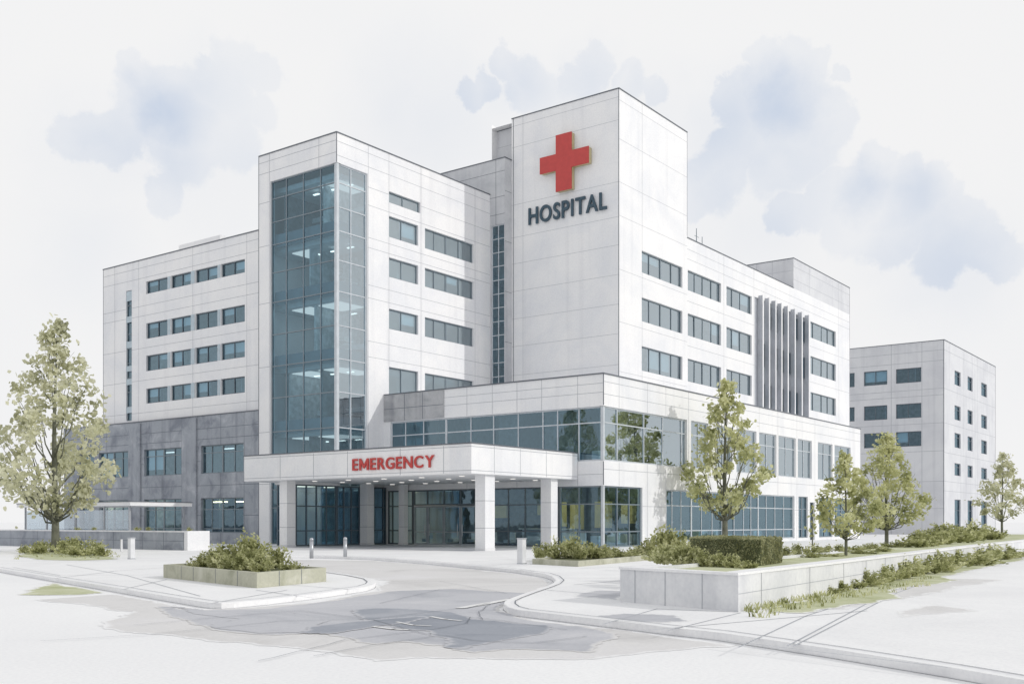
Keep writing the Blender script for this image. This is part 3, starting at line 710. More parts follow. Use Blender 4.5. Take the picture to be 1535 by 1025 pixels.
# ================================================================ GROUND
def rough_edge(pts, amp, step=.6, seed=1):
    rnd = random.Random(seed); out = []
    n = len(pts); ph = [rnd.uniform(0, 6.28) for _ in range(6)]
    for i in range(n):
        a, b = Vector(pts[i]), Vector(pts[(i + 1) % n]); d = b - a; k = max(1, min(40, int(d.length / step)))
        nrm = Vector((-d.y, d.x)).normalized() if d.length > 0 else Vector((0, 0))
        for j in range(k):
            p = a + d * (j / k)
            e = sum(math.sin(p.x * (1.3 + .9 * q) + p.y * (1.7 + .8 * q) + ph[q]) / (1 + .6 * q) for q in range(5)) * amp * .4 + rnd.uniform(-amp, amp) * .35
            p = p + nrm * e; out.append((p.x, p.y))
    return out
def worn(mat, under):
    """the same surface wearing thin towards the rim of its patch"""
    m = mat.copy(); m.name = mat.name + '_worn'; nt = m.node_tree; nd, ln = nt.nodes, nt.links
    out = next(n for n in nd if n.type == 'OUTPUT_MATERIAL'); pb = next(n for n in nd if n.type == 'BSDF_PRINCIPLED')
    at_ = N(nd, 'ShaderNodeAttribute', attribute_name='rim'); tc = N(nd, 'ShaderNodeTexCoord')
    n1 = N(nd, 'ShaderNodeTexNoise'); n1.inputs['Scale'].default_value = 1.6; n1.inputs['Detail'].default_value = 9; n1.inputs['Roughness'].default_value = .68
    ln.new(tc.outputs['Object'], n1.inputs['Vector'])
    ad = N(nd, 'ShaderNodeMath', operation='ADD'); ln.new(at_.outputs['Fac'], ad.inputs[0]); ln.new(n1.outputs['Fac'], ad.inputs[1])
    mr = N(nd, 'ShaderNodeMapRange', interpolation_type='SMOOTHSTEP'); mr.inputs['From Min'].default_value = .64; mr.inputs['From Max'].default_value = .84; ln.new(ad.outputs[0], mr.inputs['Value'])
    src = pb.inputs['Base Color'].links[0].from_socket
    cm = N(nd, 'ShaderNodeMix', data_type='RGBA'); ln.new(mr.outputs['Result'], cm.inputs[0]); cm.inputs[6].default_value = (*under, 1); ln.new(src, cm.inputs[7]); ln.new(cm.outputs[2], pb.inputs['Base Color'])
    gt = N(nd, 'ShaderNodeMath', operation='GREATER_THAN'); ln.new(ad.outputs[0], gt.inputs[0]); gt.inputs[1].default_value = .62
    tr = N(nd, 'ShaderNodeBsdfTransparent'); mx = N(nd, 'ShaderNodeMixShader')
    ln.new(gt.outputs[0], mx.inputs['Fac']); ln.new(tr.outputs[0], mx.inputs[1]); ln.new(pb.outputs[0], mx.inputs[2]); ln.new(mx.outputs[0], out.inputs['Surface'])
    return m
UNDER = {'road': (.86, .86, .86), 'road_worn_patch': (.69, .68, .67), 'road_dark_patch': (.52, .525, .55), 'lawn': (.85, .85, .84), 'pavement_stain_shade': (.845, .845, .84)}
WORN = {}
def sheet(pts, z, name, mat, rim=.6, step=.22):
    """flat patch on a fine grid; 'rim' holds how far each point lies inside the outline"""
    key = mat.name + name
    if key not in WORN: WORN[key] = worn(mat, UNDER[name])
    P = np.array(pts); Q = np.roll(P, -1, 0); lo = P.min(0) - .3; hi = P.max(0) + .3
    step = max(step, math.sqrt((hi - lo).prod() / 30000)); nx, ny = ((hi - lo) / step).astype(int) + 2
    X, Y = np.meshgrid(lo[0] + np.arange(nx) * step, lo[1] + np.arange(ny) * step, indexing='ij'); G_ = np.stack([X.ravel(), Y.ravel()], 1)
    ins = np.zeros(len(G_), bool); dist = np.full(len(G_), 1e9)
    for a, b in zip(P, Q):
        d = b - a; L2 = (d ** 2).sum()
        if L2 < 1e-9: continue
        t = np.clip(((G_ - a) @ d) / L2, 0, 1); dist = np.minimum(dist, np.linalg.norm(G_ - a - t[:, None] * d, axis=1))
        c = ((a[1] > G_[:, 1]) != (b[1] > G_[:, 1])); xx = a[0] + (G_[:, 1] - a[1]) * d[0] / (d[1] if abs(d[1]) > 1e-9 else 1e-9)
        ins ^= c & (G_[:, 0] < xx)
    sd = np.clip(np.where(ins, dist, -dist) / rim, -1, 1); keep = sd > -.6
    I = np.arange(nx * ny).reshape(nx, ny); quads = np.stack([I[:-1, :-1], I[1:, :-1], I[1:, 1:], I[:-1, 1:]], -1).reshape(-1, 4)
    quads = quads[keep[quads].all(1)]; used = np.unique(quads); mp = np.full(nx * ny, -1); mp[used] = np.arange(len(used))
    me = bpy.data.meshes.new(name)
    me.from_pydata([(x, y, z) for x, y in G_[used]], [], mp[quads].tolist())
    at_ = me.attributes.new('rim', 'FLOAT', 'POINT'); at_.data.foreach_set('value', sd[used].astype(np.float32))
    me.materials.append(WORN[key])
    o = bpy.data.objects.new(name, me); COL.objects.link(o); return o
g = MB(); g.face([(-1500, -1500, 0), (2500, -1500, 0), (2500, 2500, 0), (-1500, 2500, 0)])
structure(g.build('ground', GROUND))

base = [(40, 899), (172, 889), (310, 914), (470, 902), (560, 885), (575, 870), (500, 858), (420, 846), (400, 838), (560, 840), (640, 846), (712, 853), (795, 862), (826, 869), (832, 877), (790, 896),
        (756, 914), (780, 925), (920, 942), (1040, 957), (1120, 968), (1010, 974), (900, 988), (760, 990), (640, 986), (560, 992), (470, 976), (380, 968), (300, 958), (230, 952), (160, 946), (150, 930), (190, 918), (110, 905)]
structure(sheet(rough_edge([gnd(*p) for p in base], .10, .3, 2), .004, 'road', ROADB))
lilac = [(215, 903), (300, 914), (400, 911), (500, 899), (575, 886), (680, 882), (800, 889), (752, 912), (782, 926), (900, 941), (930, 950), (905, 972), (890, 980), (820, 976), (760, 975), (700, 985), (660, 970), (600, 962), (560, 968), (480, 950), (400, 953), (330, 948), (250, 926)]
structure(sheet(rough_edge([gnd(*p) for p in lilac], .08, .25, 3), .008, 'road_worn_patch', ROADG))
d1 = [(520, 914), (570, 911), (640, 913), (690, 918), (720, 928), (790, 935), (832, 936), (838, 946), (800, 952), (762, 962), (700, 974), (640, 972), (668, 962), (630, 948), (560, 938), (530, 926)]
structure(sheet(rough_edge([gnd(*p) for p in d1], .06, .2, 4), .012, 'road_dark_patch', ROADD))
d2 = [(438, 949), (466, 938), (540, 930), (640, 922), (655, 928), (560, 942), (490, 952)]
structure(sheet(rough_edge([gnd(*p) for p in d2], .04, .2, 5), .0155, 'road_dark_patch', ROADD))
d3 = [(250, 908), (330, 916), (420, 914), (500, 930), (470, 948), (380, 950), (300, 940), (350, 928), (280, 920)]
structure(sheet(rough_edge([gnd(*p) for p in d3], .05, .2, 6), .012, 'road_dark_patch', ROADG))
# painted road marks and sealed cracks
def line(mb, pts, w, z, m=0):
    for (a, b) in zip(pts, pts[1:]):
        a, b = Vector(a), Vector(b); d = (b - a)
        if d.length < 1e-4: continue
        n = Vector((-d.y, d.x)).normalized() * w / 2; e = d.normalized() * w * .2
        a, b = a - e, b + e
        mb.face([(a.x - n.x, a.y - n.y, z), (b.x - n.x, b.y - n.y, z), (b.x + n.x, b.y + n.y, z), (a.x + n.x, a.y + n.y, z)], m)
def wiggle(pts, amp, seed):
    rnd = random.Random(seed); out = []
    for a, b in zip(pts, pts[1:]):
        for j in range(8): out.append((lerp(a[0], b[0], j / 8) + rnd.uniform(-amp, amp), lerp(a[1], b[1], j / 8) + rnd.uniform(-amp, amp)))
    return out + [pts[-1]]
for k, (pp, w_) in enumerate((([(646, 925), (668, 929), (690, 931)], .09), ([(560, 940), (590, 944), (612, 945)], .09), ([(595, 933), (620, 938), (645, 939)], .07), ([(690, 912), (770, 898), (792, 893)], .22))):
    m = MB(); line(m, [gnd(*p) for p in pp], w_, .0195); structure(m.build('road_marking', MARK))
cr = [[(60, 962), (230, 952), (420, 932), (560, 928), (700, 912), (735, 904)], [(390, 992), (520, 960), (650, 944), (700, 935), (705, 926), (742, 930), (850, 945)], [(200, 938), (330, 926), (450, 916), (560, 930), (640, 952)],
      [(570, 905), (660, 884), (760, 878), (835, 878)], [(640, 950), (720, 962), (800, 965), (880, 955)], [(560, 876), (660, 872), (760, 890)], [(470, 985), (560, 968), (650, 955)], [(722, 930), (718, 918), (735, 906), (770, 899)]]
m = MB()
for k, c in enumerate(cr): line(m, wiggle([gnd(*p) for p in c], .02, k), .014, .0235)
structure(m.build('road_crack', JOINT))

ZS = .12
kerb_r = [(405, 836), (470, 836), (560, 839), (636, 845), (712, 852.5), (770, 858), (794, 861.8), (815, 865), (828, 869.5), (834, 876), (828, 881.5), (816, 886.5), (790, 895.5), (768, 904), (757, 909.5), (756, 914), (762, 919), (778, 923.5), (834, 930.5), (920, 941), (1000, 951), (1076, 959.5), (1240, 985), (1420, 1015), (1620, 1052)]
kr = [gnd(*p) for p in kerb_r]
slab = kr + [(60, -40), (190, -40), (170, 60), (40, 60), gnd(385, 830)]
m = MB(); m.prism(slab, -.05, ZS)
def inset(pts, d):
    out = []
    for i in range(len(pts)):
        a = Vector(pts[max(i - 1, 0)]); b = Vector(pts[min(i + 1, len(pts) - 1)]); t = (b - a).normalized()
        out.append((pts[i][0] - t.y * d, pts[i][1] + t.x * d))
    return out
jl = [[(905, 941 - 6), (985, 912), (1107, 917)], [(1000, 945), (1110, 918)], [(1107, 970), (1210, 922), (1330, 885)], [(560, 836), (690, 846), (800, 856)], [(845, 866), (930, 866)], [(820, 884), (930, 893)], [(860, 876), (930, 870)],
      [(700, 842), (860, 832)], [(760, 848), (925, 838)], [(870, 852), (990, 846)], [(700, 850), (800, 842)], [(950, 946), (1300, 915)], [(1180, 968), (1330, 888), (1440, 850)], [(1090, 960), (1420, 1000)], [(1190, 968), (1345, 888), (1450, 850)]]
for k, c in enumerate(jl): line(m, [gnd(p[0], p[1], ZS) for p in c], .03, ZS + .004, 1)
structure(m.build('sidewalk', [PAVE, JOINTL]))
def kerb_strip(pts, side, name, w=.22):
    """rounded-edge kerb stones standing 12 cm above the road, a dark joint every couple of metres"""
    m = MB(); q = inset(pts, side * w)
    for i in range(len(pts) - 1):
        a, b, c, d = pts[i], pts[i + 1], q[i + 1], q[i]
        m.face([(*a, -.02), (*b, -.02), (*b, ZS - .01), (*a, ZS - .01)]); m.face([(*a, ZS - .01), (*b, ZS - .01), (*c, ZS + .007), (*d, ZS + .007)])
    line(m, q, .022, ZS + .012, 1); line(m, pts, .02, .005, 1)
    return m
o_ = inset(kr, -.012)
structure(kerb_strip(o_, 1, 'kerb').build('kerb', [KERB, JOINT]))
isl = [(-60, 846), (13, 859.5), (90, 873), (172, 887), (250, 901), (300, 909.5), (316, 911.8), (332, 912.3), (350, 911.3), (400, 906.5), (465, 898.5), (520, 890.5), (548, 886), (560, 882), (562.5, 878.5), (556, 873.5), (530, 868), (490, 862), (440, 853)]
ki = [gnd(*p) for p in isl]
m = MB(); m.prism(ki + [gnd(395, 835), (48, 60), (48, 110), (-10, 110)], -.05, ZS - .002)
for c in ([(345, 860), (90, 862), (20, 850)], [(430, 884), (310, 905)], [(384, 884), (470, 896)], [(250, 868), (180, 884)], [(165, 856), (275, 848)], [(60, 869), (170, 856)], [(100, 846), (190, 862), (300, 893)], [(0, 845), (80, 843), (175, 839)], [(430, 876), (540, 884)]):
    line(m, [gnd(p[0], p[1], ZS) for p in c], .03, ZS + .003, 1)
structure(m.build('plaza', [PAVE, JOINTL]))
structure(kerb_strip(inset(ki, -.012), 1, 'kerb').build('kerb', [KERB, JOINT]))

for k, c in enumerate(([(1185, 910), (1230, 896), (1320, 880), (1400, 866), (1515, 868), (1440, 880), (1390, 892), (1310, 905), (1260, 914)], [(1335, 916), (1400, 906), (1480, 914), (1430, 920), (1345, 926)], [(1000, 872), (930, 884), (880, 884), (850, 893), (905, 897), (929, 899)], [(870, 922), (930, 918), (1010, 920), (1040, 930), (960, 934)])):
    structure(sheet(rough_edge([gnd(p[0], p[1], ZS) for p in c], .10, .25, 40 + k), ZS + .0022, 'pavement_stain_shade', ROADB if k < 2 else ROADG))  # first two are stains, the others paint the retaining wall's shadow
fc = [(cx0 + .25, cy0 + .3), (PX_ - .25, cy0 + .3), (PX_ - .25, VY - .05), (VX0 - .1, VY - .05), (VX0 - .1, 53.0), (cx0 + .25, 53.0)]  # paver grey is darkened to carry the canopy's shade
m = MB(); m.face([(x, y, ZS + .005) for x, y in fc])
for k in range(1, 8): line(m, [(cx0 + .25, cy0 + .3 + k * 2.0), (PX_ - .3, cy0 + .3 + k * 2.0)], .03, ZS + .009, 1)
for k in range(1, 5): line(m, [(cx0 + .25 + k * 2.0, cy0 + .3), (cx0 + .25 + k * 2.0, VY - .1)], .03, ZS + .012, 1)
structure(m.build('forecourt', [washed('canopy_shade_pavers', (.44, .46, .50), (.56, .575, .60), scale=.5, fine=14), JOINTL]))
# grass patches
def patch(pts, z, name, seed, amp=.12):
    return structure(sheet(rough_edge([gnd(p[0], p[1], z) for p in pts], amp, .25, seed), z + .006, name, GRASS))
patch([(18, 833), (60, 839), (120, 840), (178, 838), (172, 834), (140, 830), (90, 826), (40, 828)], ZS, 'lawn', 11)
patch([(80, 872.5), (120, 880), (170, 888), (120, 891), (80, 892), (20, 892), (40, 884)], 0.0, 'lawn', 12)
patch([(1125, 916), (1190, 900), (1260, 886), (1340, 866), (1450, 846), (1515, 835), (1545, 838), (1500, 846), (1420, 864), (1440, 870), (1340, 884), (1360, 897), (1280, 907), (1215, 921)], ZS, 'lawn', 13, .10)

# ================================================================ VEGETATION
def blob_leaves(centres, size, rnd, up=.25, sides=6):
    """leaf-sized irregular faces, one per centre"""
    n = len(centres); C = np.asarray(centres)
    nr = np.random.RandomState(rnd)
    nv = nr.normal(size=(n, 3)); nv[:, 2] += up; nv /= np.linalg.norm(nv, axis=1)[:, None]
    t = nr.normal(size=(n, 3)); a = np.cross(nv, t); a /= np.linalg.norm(a, axis=1)[:, None]; b = np.cross(nv, a)
    sz = size * nr.uniform(.55, 1.25, n)
    V = np.empty((n, sides, 3))
    for j in range(sides):
        th = 2 * math.pi * j / sides + nr.uniform(-.25, .25, n); rr = sz * nr.uniform(.62, 1.12, n)
        V[:, j] = C + a * (np.cos(th) * rr)[:, None] + b * (np.sin(th) * rr * .8)[:, None]
    return V.reshape(-1, 3), np.arange(n * sides).reshape(n, sides)
def leaf_object(name, centres, size, mat, parent=None, seed=1, up=.25, sides=6):
    V, Fc = blob_leaves(centres, size, seed, up, sides)
    me = bpy.data.meshes.new(name); me.from_pydata(V.tolist(), [], Fc.tolist()); me.materials.append(mat)
    o = bpy.data.objects.new(name, me); COL.objects.link(o)
    if parent: o.parent = parent
    return o

def make_tree(root, H, Rc, base, seed, mat, nclump, leaf, trunk_r, per=60, limbs=9):
    """tapered trunk, ascending limbs, crown of leaf clumps inside a pointed oval"""
    rnd = random.Random(seed); nr = np.random.RandomState(seed)
    def prof(t): return (min(t / .2, 1) ** .45) * (1 if t < .26 else max(0, 1 - (t - .26) / .74) ** .92) + .05
    m = MB(); zc = base
    tp = []; 
    for i in range(9):
        t = i / 8; tp.append((math.sin(t * 5 + seed) * .012 * H * t, math.cos(t * 4 + seed) * .012 * H * t, t * H * .93))
    tr = [trunk_r * (1.55 if i == 0 else 1) * (1 - .93 * (i / 8)) + .008 for i in range(9)]
    tp.insert(1, (0, 0, .02 * H)); tr.insert(1, trunk_r * 1.08)
    m.tube(tp, tr, 9)
    def tpos(z):
        t = z / (H * .93); return Vector((math.sin(t * 5 + seed) * .012 * H * t, math.cos(t * 4 + seed) * .012 * H * t, z))
    clumps = []
    ga = 2.39996
    for i in range(nclump):
        t = (i + .5) / nclump; t = t ** 1.12
        t = min(.985, max(.0, t + rnd.uniform(-.03, .03)))
        a = i * ga + rnd.uniform(-.5, .5); rr = Rc * prof(t) * rnd.choice((rnd.uniform(.70, .95), rnd.uniform(.25, .8), rnd.uniform(.8, 1.08)))
        z = base + t * (H - base); c = tpos(min(z, H * .93)); 
        clumps.append((Vector((c.x + math.cos(a) * rr, c.y + math.sin(a) * rr, z)), t, a))
    # limbs rise steeply from the trunk towards clumps
    order = sorted(range(nclump), key=lambda k: clumps[k][1]); step = max(1, nclump // (limbs * 2))
    for n_, k in enumerate(order[::step]):
        c, t, a = clumps[k]; rr = math.hypot(c.x, c.y)
        z0 = max(base * .72, c.z - rr * rnd.uniform(1.5, 2.1) - .04 * H)
        if z0 > H * .88: continue
        p0 = tpos(z0); r0 = trunk_r * .34 * (1 - .8 * z0 / H)
        p1 = p0.lerp(c, .38) + Vector((math.cos(a), math.sin(a), 0)) * rr * .10 - Vector((0, 0, .02 * H)); p2 = p0.lerp(c, .72) + Vector((0, 0, .012 * H))
        m.tube([p0, p1, p2, c], [r0, r0 * .72, r0 * .42, .008], 6)
        for q in range(2):
            e = c + Vector((rnd.uniform(-.2, .2), rnd.uniform(-.2, .2), rnd.uniform(.0, .2))) * Rc * 1.1
            s_ = p0.lerp(c, rnd.uniform(.4, .65)); m.tube([s_, s_.lerp(e, .5) + Vector((0, 0, -.02 * H)), e], [r0 * .4, r0 * .25, .006], 5)
    m.build('trunk', BARK, root, smooth=True)
    cs = []
    for c, t, a in clumps:
        k = int(per * rnd.uniform(.55, 1.35) * (.55 + .75 * prof(t))); sg = Rc * rnd.uniform(.09, .165) * (.60 + .45 * prof(t))
        pts = nr.normal(size=(k, 3)) * sg * np.array([1.1, 1.1, .8]); lim = np.linalg.norm(pts, axis=1); pts = pts[lim < sg * 1.75]
        cs.append(pts + np.array(c))
        k2 = rnd.randint(0, 3); cs.append(np.array(c) + nr.normal(size=(k2, 3)) * sg * 1.7)
    leaf_object('crown', np.concatenate(cs), leaf, mat, root, seed)
def tree(label, px, s, z, H, Rc, base, seed, mat, nclump, leaf, tr, per=60, limbs=9):
    x, y = at(px, s)
    r = thing('deciduous_tree', label, 'tree', (0, 0, 0), 'trees around the hospital')
    make_tree(r, H, Rc, base, seed, mat, nclump, leaf, tr, per, limbs)
    r.location = (x, y, z); return r

tree('tall pale olive tree in the small bed in front of the grey left wing', 83, 54.5, ZS, 12.2, 3.0, 2.1, 3, LEAF_A, 88, .15, .20, 92, 14)
tree('olive tree rising behind the clipped hedge against the podium windows', 1087, 69, .1, 10.9, 2.7, 2.3, 11, LEAF_B, 74, .145, .20, 90, 14)
tree('small young olive tree nearest the podium end in the raised bed', 1268, 31.8, .6, 3.15, 1.02, .75, 21, LEAF_B, 54, .062, .045, 80, 11)
tree('slender olive tree in the raised bed in front of the annex corner', 1329, 47.5, .6, 5.05, 1.75, 1.0, 35, LEAF_B, 66, .09, .085, 86, 12)
tree('pale young tree at the far right end of the raised bed', 1502, 76, .6, 6.1, 1.85, 1.5, 44, LEAF_A, 48, .12, .085, 70, 10)

def bush_mesh(seed, stems=48, lv=16):
    """a shrub: stems fanning out from the root, each set with pointed leaves that follow the stem"""
    rnd = random.Random(seed); V = []; Fc = []
    lobes = [(rnd.uniform(0, 6.28), rnd.uniform(.08, .34), rnd.uniform(.55, 1.0)) for _ in range(6)]
    for k in range(stems):
        a, rr, hh = rnd.choice(lobes); a += rnd.gauss(0, .45); rr = max(.02, rr + rnd.gauss(0, .09))
        tip = Vector((math.cos(a) * rr * 1.25, math.sin(a) * rr * 1.25, hh * rnd.uniform(.55, 1.0) * (1 - .8 * rr))); root_ = Vector((math.cos(a) * rr * .5, math.sin(a) * rr * .5, 0))
        d = tip - root_
        for q in range(lv):
            t = rnd.uniform(.18, 1.0); c = root_ + d * t + Vector((rnd.gauss(0, .028), rnd.gauss(0, .028), rnd.gauss(0, .02)))
            L = rnd.uniform(.06, .115) * (1.15 - .35 * t); w_ = L * rnd.uniform(.26, .42)
            u = (d.normalized() * .8 + Vector((rnd.gauss(0, .55), rnd.gauss(0, .55), rnd.gauss(.15, .4)))).normalized()
            v = u.cross(Vector((rnd.gauss(0, 1), rnd.gauss(0, 1), rnd.gauss(0, 1)))).normalized()
            n = len(V); c.z = max(.01, c.z)
            V += [tuple(c - u * L * .5), tuple(c - u * L * .1 + v * w_), tuple(c + u * L * .25 + v * w_ * .75), tuple(c + u * L * .6), tuple(c + u * L * .2 - v * w_ * .8), tuple(c - u * L * .12 - v * w_)]
            Fc.append(tuple(range(n, n + 6)))
    me = bpy.data.meshes.new('bush'); me.from_pydata(V, [], Fc); me.materials.append(LEAF_C)
    return me
BUSH = [bush_mesh(100 + k) for k in range(7)]
BN = [0]
def bush(xy, z, w, h, label, group, k=None):
    BN[0] += 1
    o = bpy.data.objects.new('bush', BUSH[(BN[0] if k is None else k) % 7]); COL.objects.link(o)
    o.location = (xy[0], xy[1], z); o.rotation_euler = (0, 0, random.uniform(0, 6.28)); o.scale = (w, w, h)
    return tag(o, label, 'bush', group)

# ---- square island planter
pL, pC, pR = Vector(gnd(245, 865, ZS)), Vector(gnd(385, 881, ZS)), Vector(gnd(489, 871, ZS))
pB = pL + pR - pC
PLN = thing('square_planter', 'low mossy stone planter full of bushes on the kerbed island', 'planter', (pC.x, pC.y, ZS))
def planter_walls(quad, h, t, z):
    q = [Vector(p) for p in quad]; cen = sum(q, Vector((0, 0))) / len(q)
    m = MB(); inn = []
    for i in range(4):
        a, b, c = q[i - 1], q[i], q[(i + 1) % 4]
        u = (a - b).normalized(); v = (c - b).normalized(); inn.append(b + (u + v) * t / max(.3, abs(u.x * v.y - u.y * v.x)))
    for i in range(4):
        j = (i + 1) % 4
        m.prism([tuple(q[i]), tuple(q[j]), tuple(inn[j]), tuple(inn[i])], z, z + h)
    return m, inn
m, inn = planter_walls([pL, pC, pR, pB], .37, .14, ZS)
m.build('planter_wall', MOSSY, PLN)
m = MB()
for a, b in ((pL, pC), (pC, pR)):
    d = (b - a); n = Vector((d.y, -d.x)).normalized(); 
    if n.dot(pB - pC) > 0: n = -n
    for t in ((.22, .36, .6, .82) if a is pL else (.3, .62)):
        p = a + d * t + n * .003; e = d.normalized() * .012; m.face([(p.x - e.x, p.y - e.y, ZS), (p.x + e.x, p.y + e.y, ZS), (p.x + e.x, p.y + e.y, ZS + .37), (p.x - e.x, p.y - e.y, ZS + .37)])
m.build('wall_joint', JOINT, PLN)
m = MB(); m.prism([tuple(p) for p in inn], ZS, ZS + .29); m.build('soil', SOIL, PLN)
for (u, v, w_, h_) in ((.12, .3, .9, .55), (.08, .72, .7, .42), (.28, .55, 1.0, .8), (.36, .22, .85, .55), (.46, .6, 1.15, 1.05), (.52, .3, 1.0, .75), (.62, .72, 1.2, 1.1), (.66, .3, .95, .7), (.76, .62, 1.1, .85), (.85, .25, .75, .5), (.9, .7, .8, .5), (.3, .85, .9, .7), (.8, .88, .9, .6), (.93, .45, .6, .38)):
    p = pC + (pL - pC) * (u * .86 + .07) + (pR - pC) * (v * .8 + .1)
    lab = 'tall feathery olive bush in the middle of the square island planter' if h_ > 1 else ('low leafy bush along the edge of the square island planter' if h_ < .6 else 'mid height olive bush in the square island planter')
    bush((p.x, p.y), ZS + .27, w_ * 1.2, h_ * 1.2, lab, 'bushes in the square island planter')

# ---- tree bed, left
for px, py, w_, h_ in ((38, 829, .8, .4), (55, 830, .9, .7), (66, 829, 1.0, .65), (98, 831, 1.1, .7), (112, 829, 1.3, .8), (125, 833, 1.2, .7), (138, 832, 1.2, .8), (152, 834, .9, .5), (88, 827, 1.2, .9)):
    bush(gnd(px, py, ZS), ZS, w_ * 1.4, h_ * 1.35, 'small olive bush in the grass bed around the tall left tree', 'bushes around the tall left tree')

# ---- bed beside the podium corner
bL, bC, bR = Vector(gnd(798, 845, ZS)), Vector(gnd(867, 849, ZS)), Vector(gnd(1010, 835.5, ZS))
bB = Vector(gnd(905, 832, ZS))
BED = thing('stone_bed', 'low pale stone edged bed of shrubs at the podium corner', 'planting bed', (bC.x, bC.y, ZS))
m, inn = planter_walls([bL, bC, bR, bB], .2, .16, ZS); m.build('bed_edging', MOSSY, BED)
m = MB(); m.prism([tuple(p) for p in inn], ZS, ZS + .14); m.build('soil', SOIL, BED)
for px, py, w_, h_ in ((805, 841, .8, .5), (815, 840, 1.0, .8), (828, 842, 1.0, .6), (842, 841, 1.2, 1.2), (855, 842, 1.2, 1.0), (868, 843, 1.1, .8), (880, 842, 1.3, 1.05), (893, 842, 1.1, .7), (906, 841, 1.2, .7), (920, 840, 1.1, .55), (934, 839.5, 1.0, .5), (860, 838, 1.2, 1.2), (950, 838.5, .9, .4)):
    lab = 'taller bright bush in the low bed at the podium corner' if h_ > .9 else 'low leafy bush in the low bed at the podium corner'
    bush(gnd(px, py, ZS), ZS + .12, w_ * 1.1, h_ * 1.05, lab, 'bushes in the low bed at the podium corner')
for px, py, w_, h_ in ((965, 836, 1.6, 1.0), (980, 836, 1.7, 1.5), (996, 835, 1.9, 2.0), (1012, 835, 1.7, 1.7), (1024, 837, 1.5, 1.2), (1035, 838, 1.4, 1.1)):
    bush(gnd(px, py, ZS), ZS, w_ * 1.1, h_ * .95, 'rounded olive bush against the podium wall left of the clipped hedge', 'bushes against the podium wall')

# ---- raised bed with concrete retaining wall
wl = [gnd(p[0], p[1], ZS) for p in ((929.6, 901.3), (1106.7, 916.8))]
wr = [gnd(p[0], p[1], ZS) for p in ((1106.7, 916.8), (1250, 888), (1343, 868.5), (1454, 846), (1517, 834))]
dirv = (Vector(wr[-1]) - Vector(wr[-2])).normalized(); wr.append(tuple(Vector(wr[-1]) + dirv * 45))
RW = thing('retaining_wall', 'long pale concrete retaining wall round the raised bed at the right', 'wall', (wl[1][0], wl[1][1], ZS))
hw = .64
def wall_run(pts, t, side):
    q = inset(pts, side * t)
    return q
A, B = Vector(wl[0]), Vector(wl[1]); nd_ = Vector((-(B - A).y, (B - A).x)).normalized()
if nd_.dot(Vector(wr[-1]) - B) < 0: nd_ = -nd_
back = wall_run(wr, .34, 1)
Ain = A + nd_ * .34; Bin = Vector(back[0]) + (Vector(back[1]) - Vector(back[0])).normalized() * .30
m = MB(); m.prism([tuple(A), tuple(B), tuple(Bin), tuple(Ain)], ZS - .05, ZS + hw)
for i in range(len(wr) - 1):
    q0 = tuple(Bin) if i == 0 else back[i]
    m.prism([wr[i], wr[i + 1], back[i + 1], q0], ZS - .05, ZS + hw)
# left return of the bed, out of sight behind the front wall
A2 = A + (Vector(wr[1]) - B).normalized() * 14
m.prism([tuple(A), tuple(A2), tuple(A2 + Vector((.3, -.05))), tuple(Ain)], ZS - .05, ZS + hw - .004)
m.build('wall_face', STONE, RW)
m = MB(); d = B - A
nf = -nd_
for t in (.14, .41, .72):
    p = A + d * t + nf * .004; e = d.normalized() * .011; m.face([(p.x - e.x, p.y - e.y, ZS), (p.x + e.x, p.y + e.y, ZS), (p.x + e.x, p.y + e.y, ZS + hw), (p.x - e.x, p.y - e.y, ZS + hw)])
fr = inset(wr, -.005)
tot = 0
for i in range(len(wr) - 2):
    a, b = Vector(fr[i]), Vector(fr[i + 1]); d2 = b - a; k = max(2, int(d2.length / 2.0))
    for j in range(k):
        p = a + d2 * ((j + .4) / k); e = d2.normalized() * .013
        m.face([(p.x - e.x, p.y - e.y, ZS), (p.x + e.x, p.y + e.y, ZS), (p.x + e.x, p.y + e.y, ZS + hw), (p.x - e.x, p.y - e.y, ZS + hw)])
    m.face([(a.x, a.y, ZS + .31), (b.x, b.y, ZS + .31), (b.x, b.y, ZS + .322), (a.x, a.y, ZS + .322)])
m.build('wall_joint', JOINTL, RW)
m = MB()
cp0 = [tuple(A - nd_ * .04), tuple(B - nd_ * .04 + (B - A).normalized() * .03), tuple(Bin), tuple(Ain + nd_ * .04)]
m.prism(cp0, ZS + hw + .002, ZS + hw + .05)
fo = inset(wr, -.04); bk = inset(wr, .38)
for i in range(len(wr) - 1):
    q0 = tuple(Bin) if i == 0 else bk[i]; f0_ = tuple(B - nd_ * .04 + (B - A).normalized() * .03) if i == 0 else fo[i]
    m.prism([f0_, fo[i + 1], bk[i + 1], q0], ZS + hw + .002, ZS + hw + .05)
m.build('wall_coping', KERB, RW)
soilz = ZS + hw - .08
A3 = Vector(bk[-1]) + Vector((-4, 9))
m = MB(); m.prism([tuple(Ain), tuple(Bin), *bk[1:], tuple(A3), tuple(A2 + Vector((.2, .0)))], ZS, soilz)
m.build('bed_fill', GRASS, RW)

